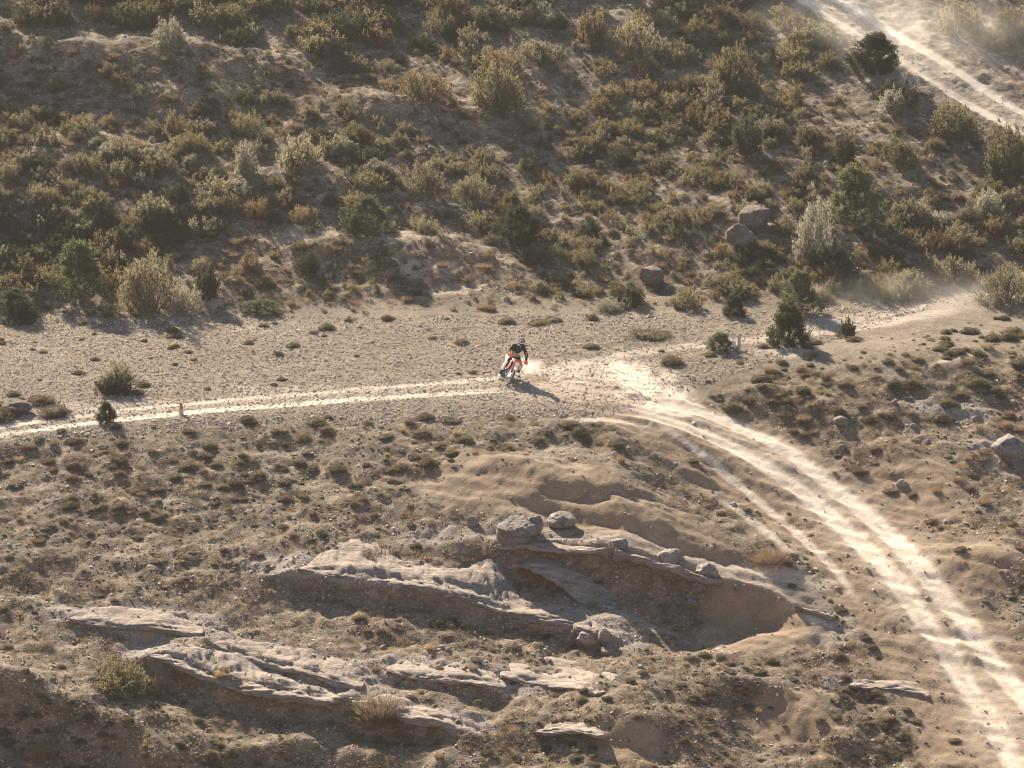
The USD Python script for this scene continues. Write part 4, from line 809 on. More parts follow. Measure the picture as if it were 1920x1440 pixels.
# fine dry grass and stones: nobody could count them
def pixels(zones, seed):
    import shapely
    rng = np.random.default_rng(seed); out = []
    for poly, n in zones:
        P = shapely.Polygon(poly); x0, y0, x1, y1 = P.bounds
        pts = rng.uniform([x0, y0], [x1, y1], (int(n * (x1 - x0) * (y1 - y0) / P.area), 2)); out.append(pts[shapely.contains_xy(P, pts[:, 0], pts[:, 1])])
    return np.vstack(out)
rng = np.random.default_rng(41)
px = pixels([([(-150, -110), (2060, -110), (2060, 560), (1660, 575), (-150, 605)], 24000), ([(-150, 790), (1060, 780), (1300, 800), (1800, 1460), (-150, 1520)], 17000), ([(1280, 690), (2060, 600), (2060, 1250), (1700, 960)], 6000), ([(2060, -140), (2340, -140), (2340, 1550), (2060, 1550)], 6000), ([(-420, -140), (-150, -140), (-150, 600), (-420, 600)], 3000), ([(-420, 840), (-150, 830), (-150, 1550), (-420, 1550)], 2500), ([(1750, 1200), (2060, 1250), (2060, 1540), (1820, 1500)], 1500), ([(-150, 605), (1420, 590), (1780, 570), (1500, 640), (1150, 690), (940, 700), (300, 750), (-150, 790)], 5200)], 41)
g = ground(px[:, 0], px[:, 1]); ok = (value('track', g) < 0.15) & (value('soil', g) < 0.5) & (value('rock', g) < 0.3) & (fbm2(g[:, 0], g[:, 1], 1.4, 3, 42) > rng.uniform(-0.5, 0.35, len(g)))
g = g[ok]; flat_ = (g[:, 1] > np.interp(g[:, 0], EDGE[:, 0], EDGE[:, 1])) & (g[:, 1] < np.interp(g[:, 0], FOOT[:, 0], FOOT[:, 1])); r = 0.075 * 3.2 ** rng.uniform(0, 1, len(g)) * np.where(flat_, 0.5, 1.0)
instancer('dry_grass', 'fine dry grass and twigs covering the slopes', [(tussock(930 + i, 46, 1.1)[0], 'dry_leaf', False) for i in range(4)] + [(tussock(940, 40, 0.8)[0], 'straw_leaf', False), (tussock(941, 46, 1.0)[0], 'grey_green_leaf', False)], g, np.stack([r, r, r * 0.8], 1), rng.uniform(0, 6.28, len(g)), rng)
px = pixels([([(-150, 600), (1420, 585), (1800, 560), (1500, 660), (1150, 780), (-150, 830)], 26000), ([(-150, -110), (2060, -110), (2060, 570), (-150, 600)], 16000), ([(-150, 800), (1150, 770), (2060, 680), (2060, 1520), (-150, 1520)], 26000)], 43)
g = ground(px[:, 0], px[:, 1]); tr, so = value('track', g), value('soil', g)
ok = (rng.random(len(g)) > 0.85 * np.clip(tr * 1.5, 0, 1)) & (rng.random(len(g)) > 0.85 * so)
g = g[ok]; r = 0.022 * 3.6 ** (rng.uniform(0, 1, len(g)) ** 2.2)
tiny = pixels([([(-150, 600), (1420, 585), (1800, 560), (1500, 660), (1150, 780), (-150, 830)], 22000)], 44); tg = ground(tiny[:, 0], tiny[:, 1]); tg = tg[rng.random(len(tg)) > 0.8 * value('track', tg)]
g = np.vstack([g, tg]); r = np.concatenate([r, 0.02 * 2.2 ** rng.uniform(0, 1, len(tg))])
instancer('gravel', 'loose gravel and small stones strewn over all the bare ground', [(stone(950 + i), 'stone_look', False) for i in range(10)], g + np.stack([0 * r, 0 * r, r * 0.15], 1), np.stack([r, r, r], 1) * rng.uniform(0.8, 1.3, (len(g), 1)), rng.uniform(0, 6.28, len(g)), rng, 0.35)

# larger loose rocks, each a thing
for i in range(6):
    v_, f_ = boulder(970 + i, (1, 0.85, 0.62), 0.25, 9, 3, 0.08); proto('loose_rock', [('stone', (v_, f_), 'rock_look' if i % 2 else 'boulder_look', 40)])
HZ['loose_rock'] = 0.6
RK = [([(1480, 780), (1940, 700), (1940, 1180), (1700, 980)], 55, 7, 20, dict(loose_rock=1)), ([(1000, 1030), (1500, 1110), (1500, 1200), (1150, 1130)], 30, 7, 18, dict(loose_rock=1)),
      ([(1260, 820), (1420, 900), (1640, 1140), (1560, 1160), (1380, 960)], 45, 7, 20, dict(loose_rock=1)), ([(300, 1050), (1100, 1100), (1300, 1300), (300, 1260)], 50, 7, 22, dict(loose_rock=1)), ([(600, 200), (1500, 250), (1500, 560), (600, 560)], 18, 6, 12, dict(loose_rock=1)), ([(1450, 180), (1850, 260), (1800, 350), (1500, 320)], 30, 7, 16, dict(loose_rock=1))]
for k, u, v, w, p in scatter(RK, 34): stand('loose_rock', u, v, w, w * 0.55, None, None, at=p, cat='rock')

# ------------------------------------------------------------------ marker posts by the tracks
plain('post_grey', (0.33, 0.30, 0.28), 0.9, 0.1, vary=0.25); plain('post_brown', (0.26, 0.14, 0.09), 0.85, 0.1, vary=0.25); plain('post_pale', (0.52, 0.46, 0.42), 0.9, 0.1, vary=0.2)
def post(u, v, w, h, label, looks, split=0.6, seed=0, bend=0.0, mark='the post'):
    p = ground(u, v)[0]; m = (p - EYE) @ FWD / FPX; W, Hh = w * m, h * m
    x = thing('marker_post', label, 'post', p - [0, 0, 0.05])
    def piece(z0, z1, r0, r1, sd):
        rr = np.random.default_rng(sd); zs = np.linspace(z0, z1, 9); a = np.arange(14) * 2 * np.pi / 14
        V = np.array([[(r0 + (r1 - r0) * i / 8) * (1 + 0.10 * rr.normal()) * math.cos(t) + bend * z * z, (r0 + (r1 - r0) * i / 8) * 0.8 * (1 + 0.10 * rr.normal()) * math.sin(t), z] for i, z in enumerate(zs) for t in a])
        return trimesh.convex.convex_hull(V)
    usdkit.mesh(stage, f'{x.GetPath()}/shaft', piece(0, Hh * split, W * 0.52, W * 0.47, seed), '/World/Looks/' + looks[0], smooth=40)
    usdkit.mesh(stage, f'{x.GetPath()}/top', piece(Hh * split - 0.01, Hh + 0.05, W * 0.46, W * 0.24, seed + 1), '/World/Looks/' + looks[1], smooth=40)
    MARKS.append((u, v, mark))
post(340, 778, 8, 24, 'short grey post with a reddish-brown top beside the left track', ('post_grey', 'post_brown'), 0.58, 1, mark='the brown-topped post')
post(1385, 656, 6, 32, 'thin grey marker post at the edge of the far terrace track', ('post_grey', 'post_grey'), 0.7, 3, 0.04, 'the thin grey post')
post(1377, 657, 6, 20, 'pale short stub post just left of the thin marker post', ('post_pale', 'post_pale'), 0.7, 5, mark='the pale stub post')

# ------------------------------------------------------------------ motorcycle and rider
MF = manifold3d.Manifold
def ball(p, r, seg=16): return MF.sphere(r, seg).translate(tuple(map(float, p)))
def limb(p, q, r0, r1, seg=16): return MF.batch_hull([ball(p, r0, seg), ball(q, r1, seg)])
def hull(pts, r=0.012, seg=8): return MF.batch_hull([ball(p, r, seg) for p in pts])
def union(ms): return MF.batch_boolean(ms, manifold3d.OpType.Add)
def soft(m, length=0.03, it=8):
    m = m.refine_to_length(length); me = m.to_mesh(); t = trimesh.Trimesh(me.vert_properties[:, :3], me.tri_verts, process=True)
    trimesh.smoothing.filter_taubin(t, lamb=0.5, nu=0.53, iterations=it); return t
for nm, col, ro, sp, me in (('orange_plastic', (0.62, 0.10, 0.015), 0.35, 0.5, 0), ('white_plastic', (0.72, 0.72, 0.70), 0.35, 0.5, 0), ('black_plastic', (0.02, 0.02, 0.022), 0.45, 0.5, 0), ('rubber', (0.035, 0.033, 0.032), 0.85, 0.2, 0), ('dusty_rubber', (0.10, 0.085, 0.07), 0.9, 0.1, 0),
                            ('steel', (0.5, 0.5, 0.5), 0.35, 0.5, 0.9), ('engine_metal', (0.10, 0.10, 0.105), 0.5, 0.5, 0.4), ('jersey_black', (0.016, 0.016, 0.020), 0.8, 0.2, 0), ('khaki_cloth', (0.30, 0.235, 0.15), 0.85, 0.15, 0), ('orange_cloth', (0.66, 0.12, 0.02), 0.7, 0.2, 0), ('trouser_black', (0.018, 0.018, 0.024), 0.75, 0.2, 0), ('trouser_white', (0.74, 0.74, 0.74), 0.75, 0.2, 0),
                            ('boot_white', (0.74, 0.74, 0.72), 0.5, 0.4, 0), ('helmet_blue', (0.012, 0.014, 0.045), 0.75, 0.12, 0), ('helmet_red', (0.30, 0.015, 0.02), 0.7, 0.15, 0), ('goggle_yellow', (0.42, 0.42, 0.13), 0.5, 0.3, 0), ('skin', (0.45, 0.28, 0.2), 0.6, 0.3, 0)):
    plain(nm, col, ro, sp, me, 0.08)
C0 = ground(948, 722)[0]
LEAN, YAW = math.radians(30), math.radians(8)
hv = np.array([math.sin(YAW), -math.cos(YAW), 0]); lv = np.array([math.cos(YAW), math.sin(YAW), 0]); zv = np.array([0, 0, 1.0])
upv, latv = zv * math.cos(LEAN) + lv * math.sin(LEAN), lv * math.cos(LEAN) - zv * math.sin(LEAN)
BM = np.eye(4); BM[:3, 0] = hv; BM[:3, 1] = latv; BM[:3, 2] = upv
BIKE_AT = C0 - hv * 1.46 + np.array([0, 0, -0.02])
def wheel_mesh(major, minor): m = trimesh.creation.torus(major, minor, 48, 14); m.apply_transform(trimesh.transformations.rotation_matrix(math.pi / 2, [1, 0, 0])); return m
# let the leaned tyres touch the ground
low = min((BM[:3, :3] @ (wheel_mesh(0.30, 0.045).vertices + [1.46, 0, 0.345]).T)[2].min(), (BM[:3, :3] @ (wheel_mesh(0.27, 0.06).vertices + [0, 0, 0.33]).T)[2].min())
BIKE_AT = BIKE_AT - [0, 0, low]
bike = UsdGeom.Xform.Define(stage, numbered('/World', 'motorcycle'))
T4 = np.eye(4); T4[:3, :3] = BM[:3, :3].T; T4[3, :3] = BIKE_AT
bike.AddTransformOp().Set(Gf.Matrix4d(*T4.ravel().tolist()))
tag(bike, 'orange and white dirt bike leaning over as it corners on the terrace', 'motorcycle'); B = str(bike.GetPath())
def part(name, mesh, m, parent=B, smooth=40):
    path = numbered(parent, name); usdkit.mesh(stage, path, mesh, '/World/Looks/' + m, smooth=smooth); return path
def tread(major, minor, n=56, w=0.05):
    parts = []
    for i in range(n):
        for sgn in (-1, 0, 1):
            b = trimesh.creation.box([0.022, 0.022, 0.018]); b.apply_translation([0, sgn * w * 0.55, major + minor * (0.98 if sgn == 0 else 0.80)])
            b.apply_transform(trimesh.transformations.rotation_matrix(2 * math.pi * (i + 0.5 * abs(sgn)) / n, [0, 1, 0])); parts.append(b)
    return trimesh.util.concatenate(parts)
def wheel(name, c, major, minor, hub):
    up_ = UsdGeom.Xform.Define(stage, f'{B}/{name}'); up_.AddTranslateOp().Set(Gf.Vec3d(*c)); W = str(up_.GetPath())
    part('tyre', trimesh.util.concatenate([wheel_mesh(major, minor), tread(major, minor, 44, minor)]), 'dusty_rubber', W)
    rim = trimesh.creation.annulus(major - minor * 0.95, major - minor * 0.45, minor * 1.1); rim.apply_transform(trimesh.transformations.rotation_matrix(math.pi / 2, [1, 0, 0])); part('rim', rim, 'steel', W)
    h = trimesh.creation.cylinder(hub, 0.13, sections=20); h.apply_transform(trimesh.transformations.rotation_matrix(math.pi / 2, [1, 0, 0])); part('hub', h, 'black_plastic', W)
    sp = tubes([((hub * math.cos(a) * 0.9, 0.05 * (-1) ** i, hub * math.sin(a) * 0.9), ((major - minor) * math.cos(a + 0.12 * (-1) ** (i // 2)), 0, (major - minor) * math.sin(a + 0.12 * (-1) ** (i // 2))), 0.003, 0.003) for i, a in enumerate(np.arange(28) * 2 * math.pi / 28)], 4)
    part('spokes', sp, 'steel', W)
    d = trimesh.creation.annulus(0.075, 0.125, 0.004); d.apply_transform(trimesh.transformations.rotation_matrix(math.pi / 2, [1, 0, 0])); d.apply_translation([0, 0.075, 0]); part('brake_disc', d, 'steel', W)
wheel('front_wheel', (1.46, 0, 0.345), 0.30, 0.045, 0.03); wheel('rear_wheel', (0, 0, 0.33), 0.27, 0.06, 0.04)
for sg in (-1, 1):
    part('fork_leg', union([limb((1.46, sg * 0.085, 0.345), (1.30, sg * 0.085, 0.70), 0.026, 0.026), limb((1.30, sg * 0.085, 0.70), (1.165, sg * 0.085, 1.0), 0.031, 0.031)]), 'steel')
    part('fork_guard', hull([(1.49, sg * 0.10, 0.34), (1.50, sg * 0.085, 0.46), (1.37, sg * 0.10, 0.62), (1.43, sg * 0.12, 0.36)], 0.012), 'white_plastic')
part('fork_clamp', union([hull([(1.19, -0.11, 0.93), (1.19, 0.11, 0.93), (1.14, -0.1, 0.95), (1.14, 0.1, 0.95)], 0.02), hull([(1.27, -0.11, 0.76), (1.27, 0.11, 0.76)], 0.025)]), 'engine_metal')
part('handlebar', union([limb((1.15, -0.1, 1.03), (1.15, 0.1, 1.03), 0.014, 0.014), limb((1.15, 0.1, 1.03), (1.12, 0.24, 1.10), 0.013, 0.012), limb((1.12, 0.24, 1.10), (1.07, 0.41, 1.11), 0.013, 0.013), limb((1.15, -0.1, 1.03), (1.12, -0.24, 1.10), 0.013, 0.012), limb((1.12, -0.24, 1.10), (1.07, -0.41, 1.11), 0.013, 0.013)]), 'black_plastic')
for sg in (-1, 1):
    part('grip', limb((1.085, sg * 0.30, 1.105), (1.07, sg * 0.42, 1.11), 0.019, 0.019), 'rubber')
    part('hand_guard', MF.batch_hull([hull([(1.17, sg * 0.27, 1.14), (1.16, sg * 0.40, 1.15), (1.17, sg * 0.27, 1.05), (1.15, sg * 0.42, 1.06)], 0.010)]), 'orange_plastic')
fp = part('front_fender', hull([(1.78, -0.03, 0.76), (1.78, 0.03, 0.76), (1.60, -0.075, 0.80), (1.60, 0.075, 0.80), (1.60, 0, 0.835), (1.30, -0.07, 0.80), (1.30, 0.07, 0.80), (1.16, 0, 0.76)], 0.012), 'orange_plastic')
part('fender_stripe', hull([(1.72, -0.03, 0.80), (1.72, 0.03, 0.80), (1.44, -0.05, 0.842), (1.44, 0.05, 0.842)], 0.010), 'white_plastic')
part('number_plate', hull([(1.345, -0.075, 0.99), (1.345, 0.075, 0.99), (1.395, -0.085, 0.91), (1.395, 0.085, 0.91), (1.42, -0.05, 0.85), (1.42, 0.05, 0.85)], 0.012), 'white_plastic')
part('headlight_mask', hull([(1.29, -0.14, 1.06), (1.29, 0.14, 1.06), (1.36, -0.15, 0.92), (1.36, 0.15, 0.92), (1.40, -0.09, 0.80), (1.40, 0.09, 0.80), (1.26, 0, 1.08)], 0.014), 'orange_plastic')
part('fuel_tank', soft(hull([(1.06, -0.09, 0.95), (1.06, 0.09, 0.95), (0.78, -0.10, 0.96), (0.78, 0.10, 0.96), (0.98, 0, 1.0), (0.95, -0.1, 0.74), (0.95, 0.1, 0.74)], 0.035), 0.04, 5), 'black_plastic')
for sg in (-1, 1):
    part('radiator_shroud', hull([(1.14, sg * 0.19, 0.90), (1.20, sg * 0.185, 0.74), (1.05, sg * 0.19, 0.58), (0.98, sg * 0.17, 0.66), (0.80, sg * 0.13, 0.86), (0.98, sg * 0.15, 0.94)], 0.010), 'orange_plastic')
    part('shroud_graphic', hull([(1.08, sg * 0.207, 0.88), (1.12, sg * 0.205, 0.78), (0.92, sg * 0.165, 0.80), (0.86, sg * 0.157, 0.88)], 0.008), 'white_plastic')
    part('side_panel', hull([(0.42, sg * 0.13, 0.86), (0.62, sg * 0.13, 0.80), (0.55, sg * 0.13, 0.62), (0.15, sg * 0.12, 0.84), (0.10, sg * 0.12, 0.74)], 0.010), 'white_plastic')
    part('swing_arm', limb((0.50, sg * 0.07, 0.42), (0.0, sg * 0.10, 0.33), 0.035, 0.025), 'steel')
    part('foot_peg', limb((0.56, sg * 0.10, 0.36), (0.54, sg * 0.20, 0.36), 0.018, 0.018), 'steel')
part('seat', soft(hull([(0.88, -0.06, 0.94), (0.88, 0.06, 0.94), (0.5, -0.085, 0.90), (0.5, 0.085, 0.90), (0.05, -0.07, 0.92), (0.05, 0.07, 0.92), (0.5, 0, 0.82)], 0.03), 0.04, 4), 'black_plastic')
part('rear_fender', hull([(0.15, -0.10, 0.88), (0.15, 0.10, 0.88), (-0.2, -0.085, 0.92), (-0.2, 0.085, 0.92), (-0.48, -0.05, 0.97), (-0.48, 0.05, 0.97)], 0.012), 'orange_plastic')
part('engine', soft(union([hull([(0.86, -0.10, 0.36), (0.86, 0.12, 0.36), (0.52, -0.12, 0.34), (0.52, 0.12, 0.34), (0.60, 0, 0.50), (0.84, -0.08, 0.50)], 0.06), hull([(0.80, -0.05, 0.50), (0.80, 0.05, 0.50), (0.88, -0.05, 0.70), (0.88, 0.05, 0.70)], 0.05)]), 0.04, 4), 'engine_metal')
part('frame', union([limb((1.10, 0, 0.90), (1.02, 0.06, 0.40), 0.028, 0.024), limb((1.10, 0, 0.90), (1.02, -0.06, 0.40), 0.028, 0.024), limb((1.02, 0.06, 0.40), (0.55, 0.08, 0.28), 0.024, 0.024), limb((1.02, -0.06, 0.40), (0.55, -0.08, 0.28), 0.024, 0.024), limb((1.10, 0, 0.88), (0.52, 0.10, 0.66), 0.026, 0.026), limb((1.10, 0, 0.88), (0.52, -0.10, 0.66), 0.026, 0.026), limb((0.52, 0.10, 0.66), (0.52, 0.09, 0.30), 0.026, 0.026), limb((0.52, -0.10, 0.66), (0.52, -0.09, 0.30), 0.026, 0.026)]), 'orange_plastic')
part('exhaust', union([limb((0.92, -0.06, 0.55), (1.0, -0.08, 0.30), 0.024, 0.028), limb((1.0, -0.08, 0.30), (0.60, -0.13, 0.40), 0.035, 0.03), limb((0.60, -0.13, 0.40), (0.36, -0.15, 0.68), 0.026, 0.03), limb((0.36, -0.15, 0.68), (-0.05, -0.16, 0.80), 0.048, 0.045)]), 'steel')
part('chain', hull([(0.55, 0.10, 0.44), (0.02, 0.10, 0.40), (0.02, 0.10, 0.26), (0.55, 0.10, 0.36)], 0.008), 'black_plastic')

# the rider, joints in metres from the front wheel's contact: right in the picture, away from the camera, up
def bw(p): return BM[:3, :3] @ np.asarray(p, float) + BIKE_AT - C0
J = dict(pel=(0.36, 1.02, 0.90), hipR=(0.27, 1.00, 0.87), hipL=(0.46, 0.99, 0.84), belly=(0.40, 0.94, 1.08), chest=(0.49, 0.84, 1.28), neck=(0.57, 0.79, 1.42), head=(0.635, 0.74, 1.545),
         shR=(0.32, 0.87, 1.36), shL=(0.69, 0.78, 1.33), elR=(0.14, 0.72, 1.20), elL=(0.82, 0.64, 1.05), knR=(-0.03, 0.72, 0.62), anR=(-0.22, 0.96, 0.17), toR=(-0.25, 0.78, 0.07), heR=(-0.22, 1.02, 0.07), knL=(0.60, 0.72, 0.58), anL=(0.48, 1.00, 0.22), toL=(0.52, 0.82, 0.17), heL=(0.47, 1.05, 0.16))
J = {k: np.array(v, float) for k, v in J.items()}
J['haR'] = bw((1.045, -0.36, 1.12)); J['haL'] = bw((1.045, 0.36, 1.12))
J['wrR'] = J['haR'] + 0.09 * (J['elR'] - J['haR']) / np.linalg.norm(J['elR'] - J['haR']); J['wrL'] = J['haL'] + 0.09 * (J['elL'] - J['haL']) / np.linalg.norm(J['elL'] - J['haL'])
def arms(g): return [limb(J['sh' + s], J['el' + s], 0.058 + g, 0.045 + g) for s in 'RL'] + [limb(J['el' + s], J['wr' + s], 0.044 + g, 0.030 + g) for s in 'RL']
def torso(g): return [MF.batch_hull([ball(J['pel'], 0.125 + g), ball(J['belly'], 0.125 + g)]), MF.batch_hull([ball(J['belly'], 0.125 + g), ball(J['chest'], 0.14 + g), ball(J['shR'], 0.07 + g), ball(J['shL'], 0.07 + g)]), MF.batch_hull([ball(J['shR'], 0.07 + g), ball(J['shL'], 0.07 + g), ball(J['neck'], 0.062 + g)])]
def upper(g): return torso(g) + arms(g)
def hips(g): return [MF.batch_hull([ball(J['pel'], 0.125 + g), ball(J['hipR'], 0.10 + g), ball(J['hipL'], 0.10 + g)])]
def legs(g): return [limb(J['hip' + s], J['kn' + s], 0.092 + g, 0.062 + g) for s in 'RL'] + [limb(J['kn' + s], J['an' + s], 0.06 + g, 0.042 + g) for s in 'RL']
def feet(g): return [MF.batch_hull([ball(J['an' + s], 0.045 + g), ball(J['he' + s], 0.038 + g), ball(J['to' + s], 0.036 + g)]) for s in 'RL']
def fingers(s, g=0.0):
    sg = -1 if s == 'R' else 1; out = [hull([bw((1.055, sg * 0.325, 1.128)), bw((1.055, sg * 0.40, 1.130)), J['wr' + s] + 0.02 * latv, J['wr' + s] - 0.02 * latv], 0.019 + g)]
    for i, off in enumerate((0.325, 0.35, 0.375, 0.398)):
        ln = (0.95, 1.0, 0.97, 0.85)[i]; pts = [(1.07, 1.135), (1.07 + 0.042 * ln, 1.128), (1.075 + 0.040 * ln, 1.098), (1.08, 1.082)]
        for a, b in zip(pts[:-1], pts[1:]): out.append(limb(bw((a[0], sg * off, a[1])), bw((b[0], sg * off, b[1])), 0.0095 + g, 0.009 + g, 10))
    out += [limb(bw((1.04, sg * 0.315, 1.12)), bw((1.045, sg * 0.285, 1.095)), 0.012 + g, 0.010 + g, 10), limb(bw((1.045, sg * 0.285, 1.095)), bw((1.075, sg * 0.285, 1.085)), 0.010 + g, 0.009 + g, 10)]
    return out
rider = thing('person', 'rider in black, orange and khaki kit with dark helmet, sitting on the dirt bike', 'person', C0); Rp = str(rider.GetPath())
hd = J['head']
face = [ball(hd, 0.088), limb(hd + [0.01, -0.03, -0.06], hd + [0.012, -0.045, -0.085], 0.05, 0.04), limb(hd + [0.005, -0.085, 0.0], hd + [0.006, -0.104, -0.03], 0.012, 0.014), limb(J['neck'], hd, 0.052, 0.055)]
part('body', soft(union(upper(0) + hips(0) + legs(0) + feet(0) + face + fingers('R') + fingers('L')), 0.025, 6), 'skin', Rp, True)
part('jersey', soft(union(upper(0.016)), 0.025, 6), 'jersey_black', Rp, True)
part('trousers', soft(union(hips(0.020) + legs(0.014)), 0.025, 6), 'trouser_black', Rp, True)
front = np.array([0.12, -0.95, 0.1])
def on(p, k=0.15): return np.asarray(p) + front * k
part('chest_panel', soft(union([MF.batch_hull([ball(on(J['belly'] + [dx, 0, -0.10], 0.055), 0.10) for dx in (-0.03, 0.05)] + [ball(on(J['belly'] + [dx, 0, 0.04], 0.075), 0.085) for dx in (-0.04, 0.06)]),
                           limb(on(J['belly'] + [-0.03, 0, 0.04], 0.125), on(J['shR'] + [0.06, 0, -0.08], 0.085), 0.035, 0.028), limb(on(J['belly'] + [0.04, 0, 0.03], 0.13), on(J['chest'] + [0.07, 0, 0.02], 0.135), 0.035, 0.028)]), 0.02, 5), 'khaki_cloth', Rp, True)
for s in 'RL':
    part('glove', soft(union(fingers(s, 0.004) + [limb(J['wr' + s], J['wr' + s] + (J['el' + s] - J['wr' + s]) * 0.28, 0.042, 0.046)]), 0.012, 3), 'orange_cloth', Rp, True)
    part('sleeve_stripe', hull([J['el' + s] + (J['wr' + s] - J['el' + s]) * t + np.array([0, -0.052, 0.01]) for t in (-0.2, 0.3)] + [J['sh' + s] + (J['el' + s] - J['sh' + s]) * 0.6 + np.array([0.015, -0.062, 0])], 0.012), 'orange_cloth', Rp, True)
    kn, an = J['kn' + s], J['an' + s]
    part('knee_panel', soft(union([limb(kn + (J['hip' + s] - kn) * 0.32 + [-0.025, -0.03, 0.015], kn + [-0.02, -0.03, 0], 0.070, 0.062), limb(kn + [-0.02, -0.03, 0], kn + (an - kn) * 0.4 + [-0.01, -0.02, 0], 0.062, 0.055)]), 0.02, 4), 'trouser_white', Rp, True)
    b = part('boot', soft(union([limb(kn + (an - kn) * 0.45, an, 0.064, 0.056), MF.batch_hull([ball(an, 0.056), ball(J['he' + s], 0.045), ball(J['to' + s], 0.045)])]), 0.02, 4), 'boot_white', Rp, True)
    part('sole', hull([J['he' + s] + [-0.025, 0.02, -0.045], J['he' + s] + [0.025, 0.02, -0.045], J['to' + s] + [-0.03, -0.03, -0.038], J['to' + s] + [0.03, -0.03, -0.038]], 0.014), 'rubber', b, True)
shell = union([MF.batch_hull([ball(hd + [0, 0.015, 0.02], 0.132), ball(hd + [0, -0.02, 0.0], 0.118)]), MF.batch_hull([ball(hd + [0.008, -0.10, -0.10], 0.050), ball(hd + [-0.06, -0.04, -0.075], 0.05), ball(hd + [0.07, -0.04, -0.075], 0.05)])])
hm = part('helmet', soft(shell, 0.02, 4), 'helmet_blue', Rp, True)
part('peak', hull([hd + [-0.09, -0.10, 0.085], hd + [0.09, -0.10, 0.085], hd + [-0.06, -0.23, 0.075], hd + [0.07, -0.23, 0.075], hd + [0, -0.08, 0.125]], 0.010), 'helmet_blue', hm, True)
part('side_flash', MF.batch_hull([ball(hd + [0.085, -0.02, 0.0], 0.060), ball(hd + [0.075, -0.05, -0.06], 0.05)]), 'helmet_red', hm, True)
part('goggles', soft(hull([hd + [-0.075, -0.105, 0.02], hd + [0.08, -0.105, 0.02], hd + [-0.07, -0.115, -0.035], hd + [0.075, -0.115, -0.035]], 0.022), 0.02, 2), 'goggle_yellow', Rp, True)
part('neck_roll', soft(union([limb(J['neck'] + [-0.07, -0.09, 0.0], J['neck'] + [0.06, -0.10, -0.01], 0.030, 0.030)]), 0.02, 2), 'goggle_yellow', Rp, True)

# ------------------------------------------------------------------ labels of the scattered growth: by the nearest thing one can find
NOUN = dict(grey_green_shrub='grey-green shrub', olive_shrub='olive shrub', rust_shrub='rust-tinged shrub', silver_shrub='silvery shrub', dark_shrub='dark green shrub', cushion_plant='brown cushion plant', green_cushion_plant='greenish cushion plant', dry_tussock='dry brown tussock', straw_tuft='straw-coloured tuft', loose_rock='loose rock')
ZONE = dict(grey_green_shrub='grey-green shrubs of the hillside', olive_shrub='olive shrubs of the hillside', rust_shrub='rust-tinged shrubs of the hillside', silver_shrub='silvery shrubs of the hillside', dark_shrub='dark green shrubs of the hillside', cushion_plant='brown cushion plants of the open ground', green_cushion_plant='greenish cushion plants of the open ground', dry_tussock='dry brown tussocks', straw_tuft='straw-coloured tufts', loose_rock='loose rocks on the slopes')
MARKS += [(955, 700, 'the rider')]
mk = np.array([(a, b) for a, b, c in MARKS], float)
ORD = ['nearest', 'second', 'third', 'fourth', 'fifth', 'sixth', 'seventh', 'eighth', 'ninth', 'tenth', 'eleventh', 'twelfth', 'thirteenth', 'fourteenth', 'fifteenth', 'sixteenth', 'seventeenth', 'eighteenth', 'nineteenth', 'twentieth', 'twenty-first', 'twenty-second', 'twenty-third', 'twenty-fourth', 'twenty-fifth', 'twenty-sixth', 'twenty-seventh', 'twenty-eighth', 'twenty-ninth', 'thirtieth']
sets = {}
for i, r in enumerate(PLACED):
    if r[5] or r[1] not in NOUN: continue
    d = np.hypot(mk[:, 0] - r[2], (mk[:, 1] - r[3])); j = int(d.argmin()); du, dv = r[2] - mk[j, 0], r[3] - mk[j, 1]
    side = ('right of' if du > 0 else 'left of') if abs(du) > abs(dv) * 0.9 else ('below' if dv > 0 else 'above')
    sets.setdefault((r[1], j, side), []).append((d[j], i))
for (kind, j, side), members in sets.items():
    for n, (_, i) in enumerate(sorted(members)):
        ph = MARKS[j][2]
        lab = f'{ORD[n]} {NOUN[kind]} {side} {ph}' if n < len(ORD) else f'far {NOUN[kind]} {side} {ph}'
        lab = ' '.join(lab.split()[:16])
        tag(PLACED[i][0], lab, None, ZONE[kind])

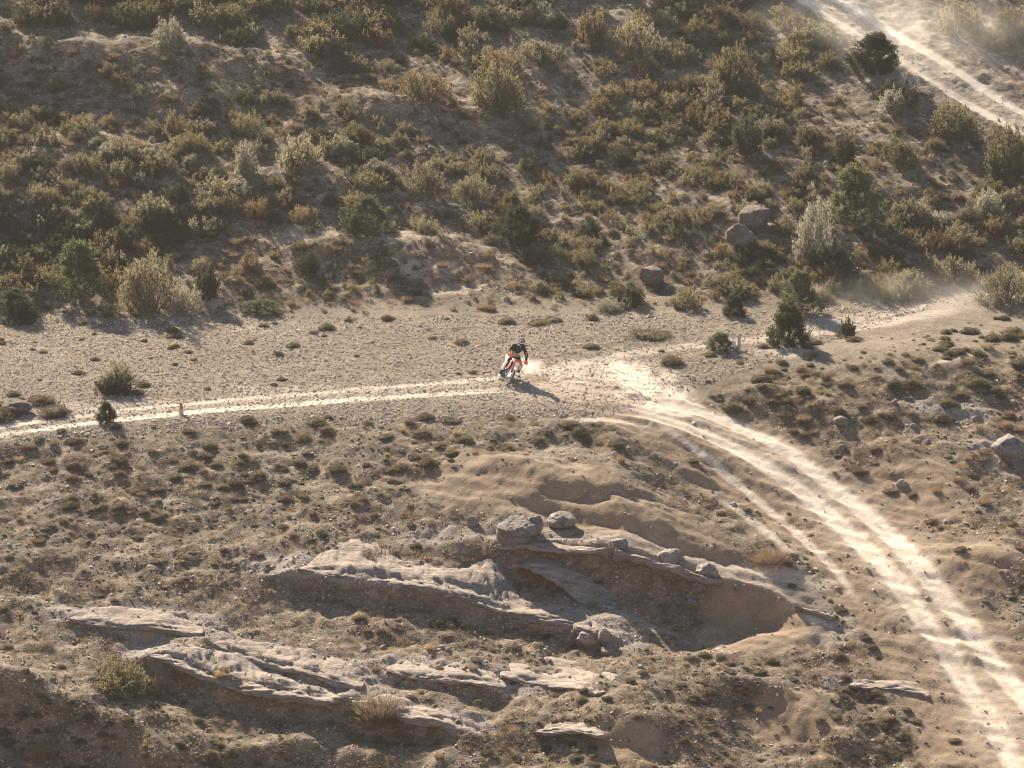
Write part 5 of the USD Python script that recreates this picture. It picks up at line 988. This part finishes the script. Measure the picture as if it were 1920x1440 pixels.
# ------------------------------------------------------------------ dust and haze
def dust(name, label, u, v, rx, ry, rz, dens, up=0.3, scale=0.8):
    p = ground(u, v)[0] + [0, 0, up]; nm = f'dust_look_{len(dusts):02d}'; dusts.append(nm)
    n = {'g': ('geometry', {}), 's': ('vector_math', {'math_type': 'subtract', 'vector2': tuple(p)}), 'd': ('vector_math', {'math_type': 'divide', 'vector2': (rx, ry, rz)}), 'l': ('vector_math', {'math_type': 'length'}),
         'n': ('noise_texture', {'scale': scale, 'detail': 3.0}), 'm': ('map_range', {'from_min': 1.0, 'from_max': 0.1, 'to_min': 0.0, 'to_max': 1.0, 'clamp': True}), 'nn': ('map_range', {'from_min': 0.35, 'from_max': 0.75, 'to_min': 0.0, 'to_max': 1.0, 'clamp': True}),
         'x': ('math', {'math_type': 'multiply'}), 'y': ('math', {'math_type': 'multiply', 'value2': dens}), 'v': ('principled_volume', {'color': (0.92, 0.85, 0.74), 'anisotropy': 0.35})}
    l = [('g.position', 's.vector1'), ('s.vector', 'd.vector1'), ('d.vector', 'l.vector1'), ('l.value', 'm.value'), ('g.position', 'n.vector'), ('n.fac', 'nn.value'), ('m.result', 'x.value1'), ('nn.result', 'x.value2'), ('x.value', 'y.value1'), ('y.value', 'v.density'), ]
    usdkit.material(stage, '/World/Looks/' + nm, n, l, volume='v.volume')
    s = trimesh.creation.icosphere(3); s.apply_scale([rx, ry, rz]); s.apply_translation(p)
    tag(obj(name, s, nm), label, None, None, 'stuff')
dusts = []
dust('dust', 'thin dust hanging over the far end of the terrace track', 1745, 572, 6.5, 2.6, 1.5, 0.10, 0.1)
dust('dust', 'dust drifting beside the upper road', 1690, 80, 9.0, 4.5, 2.6, 0.12, 0.3)
dust('dust', 'puff of dust thrown up behind the motorcycle', 988, 694, 0.9, 1.3, 0.45, 1.3, 0.05, 2.0)
usdkit.material(stage, '/World/Looks/haze_look', {'v': ('principled_volume', {'color': (0.90, 0.86, 0.80), 'density': HAZE_DENSITY, 'anisotropy': 0.3})}, volume='v.volume')
hz = trimesh.creation.box([900, 1060, 110]); hz.apply_translation([0, 150, 110 / 2 + H.min() - 1.0])
if HAZE_DENSITY > 0: tag(obj('haze', hz, 'haze_look'), 'pale dusty haze in the air', None, None, 'stuff')
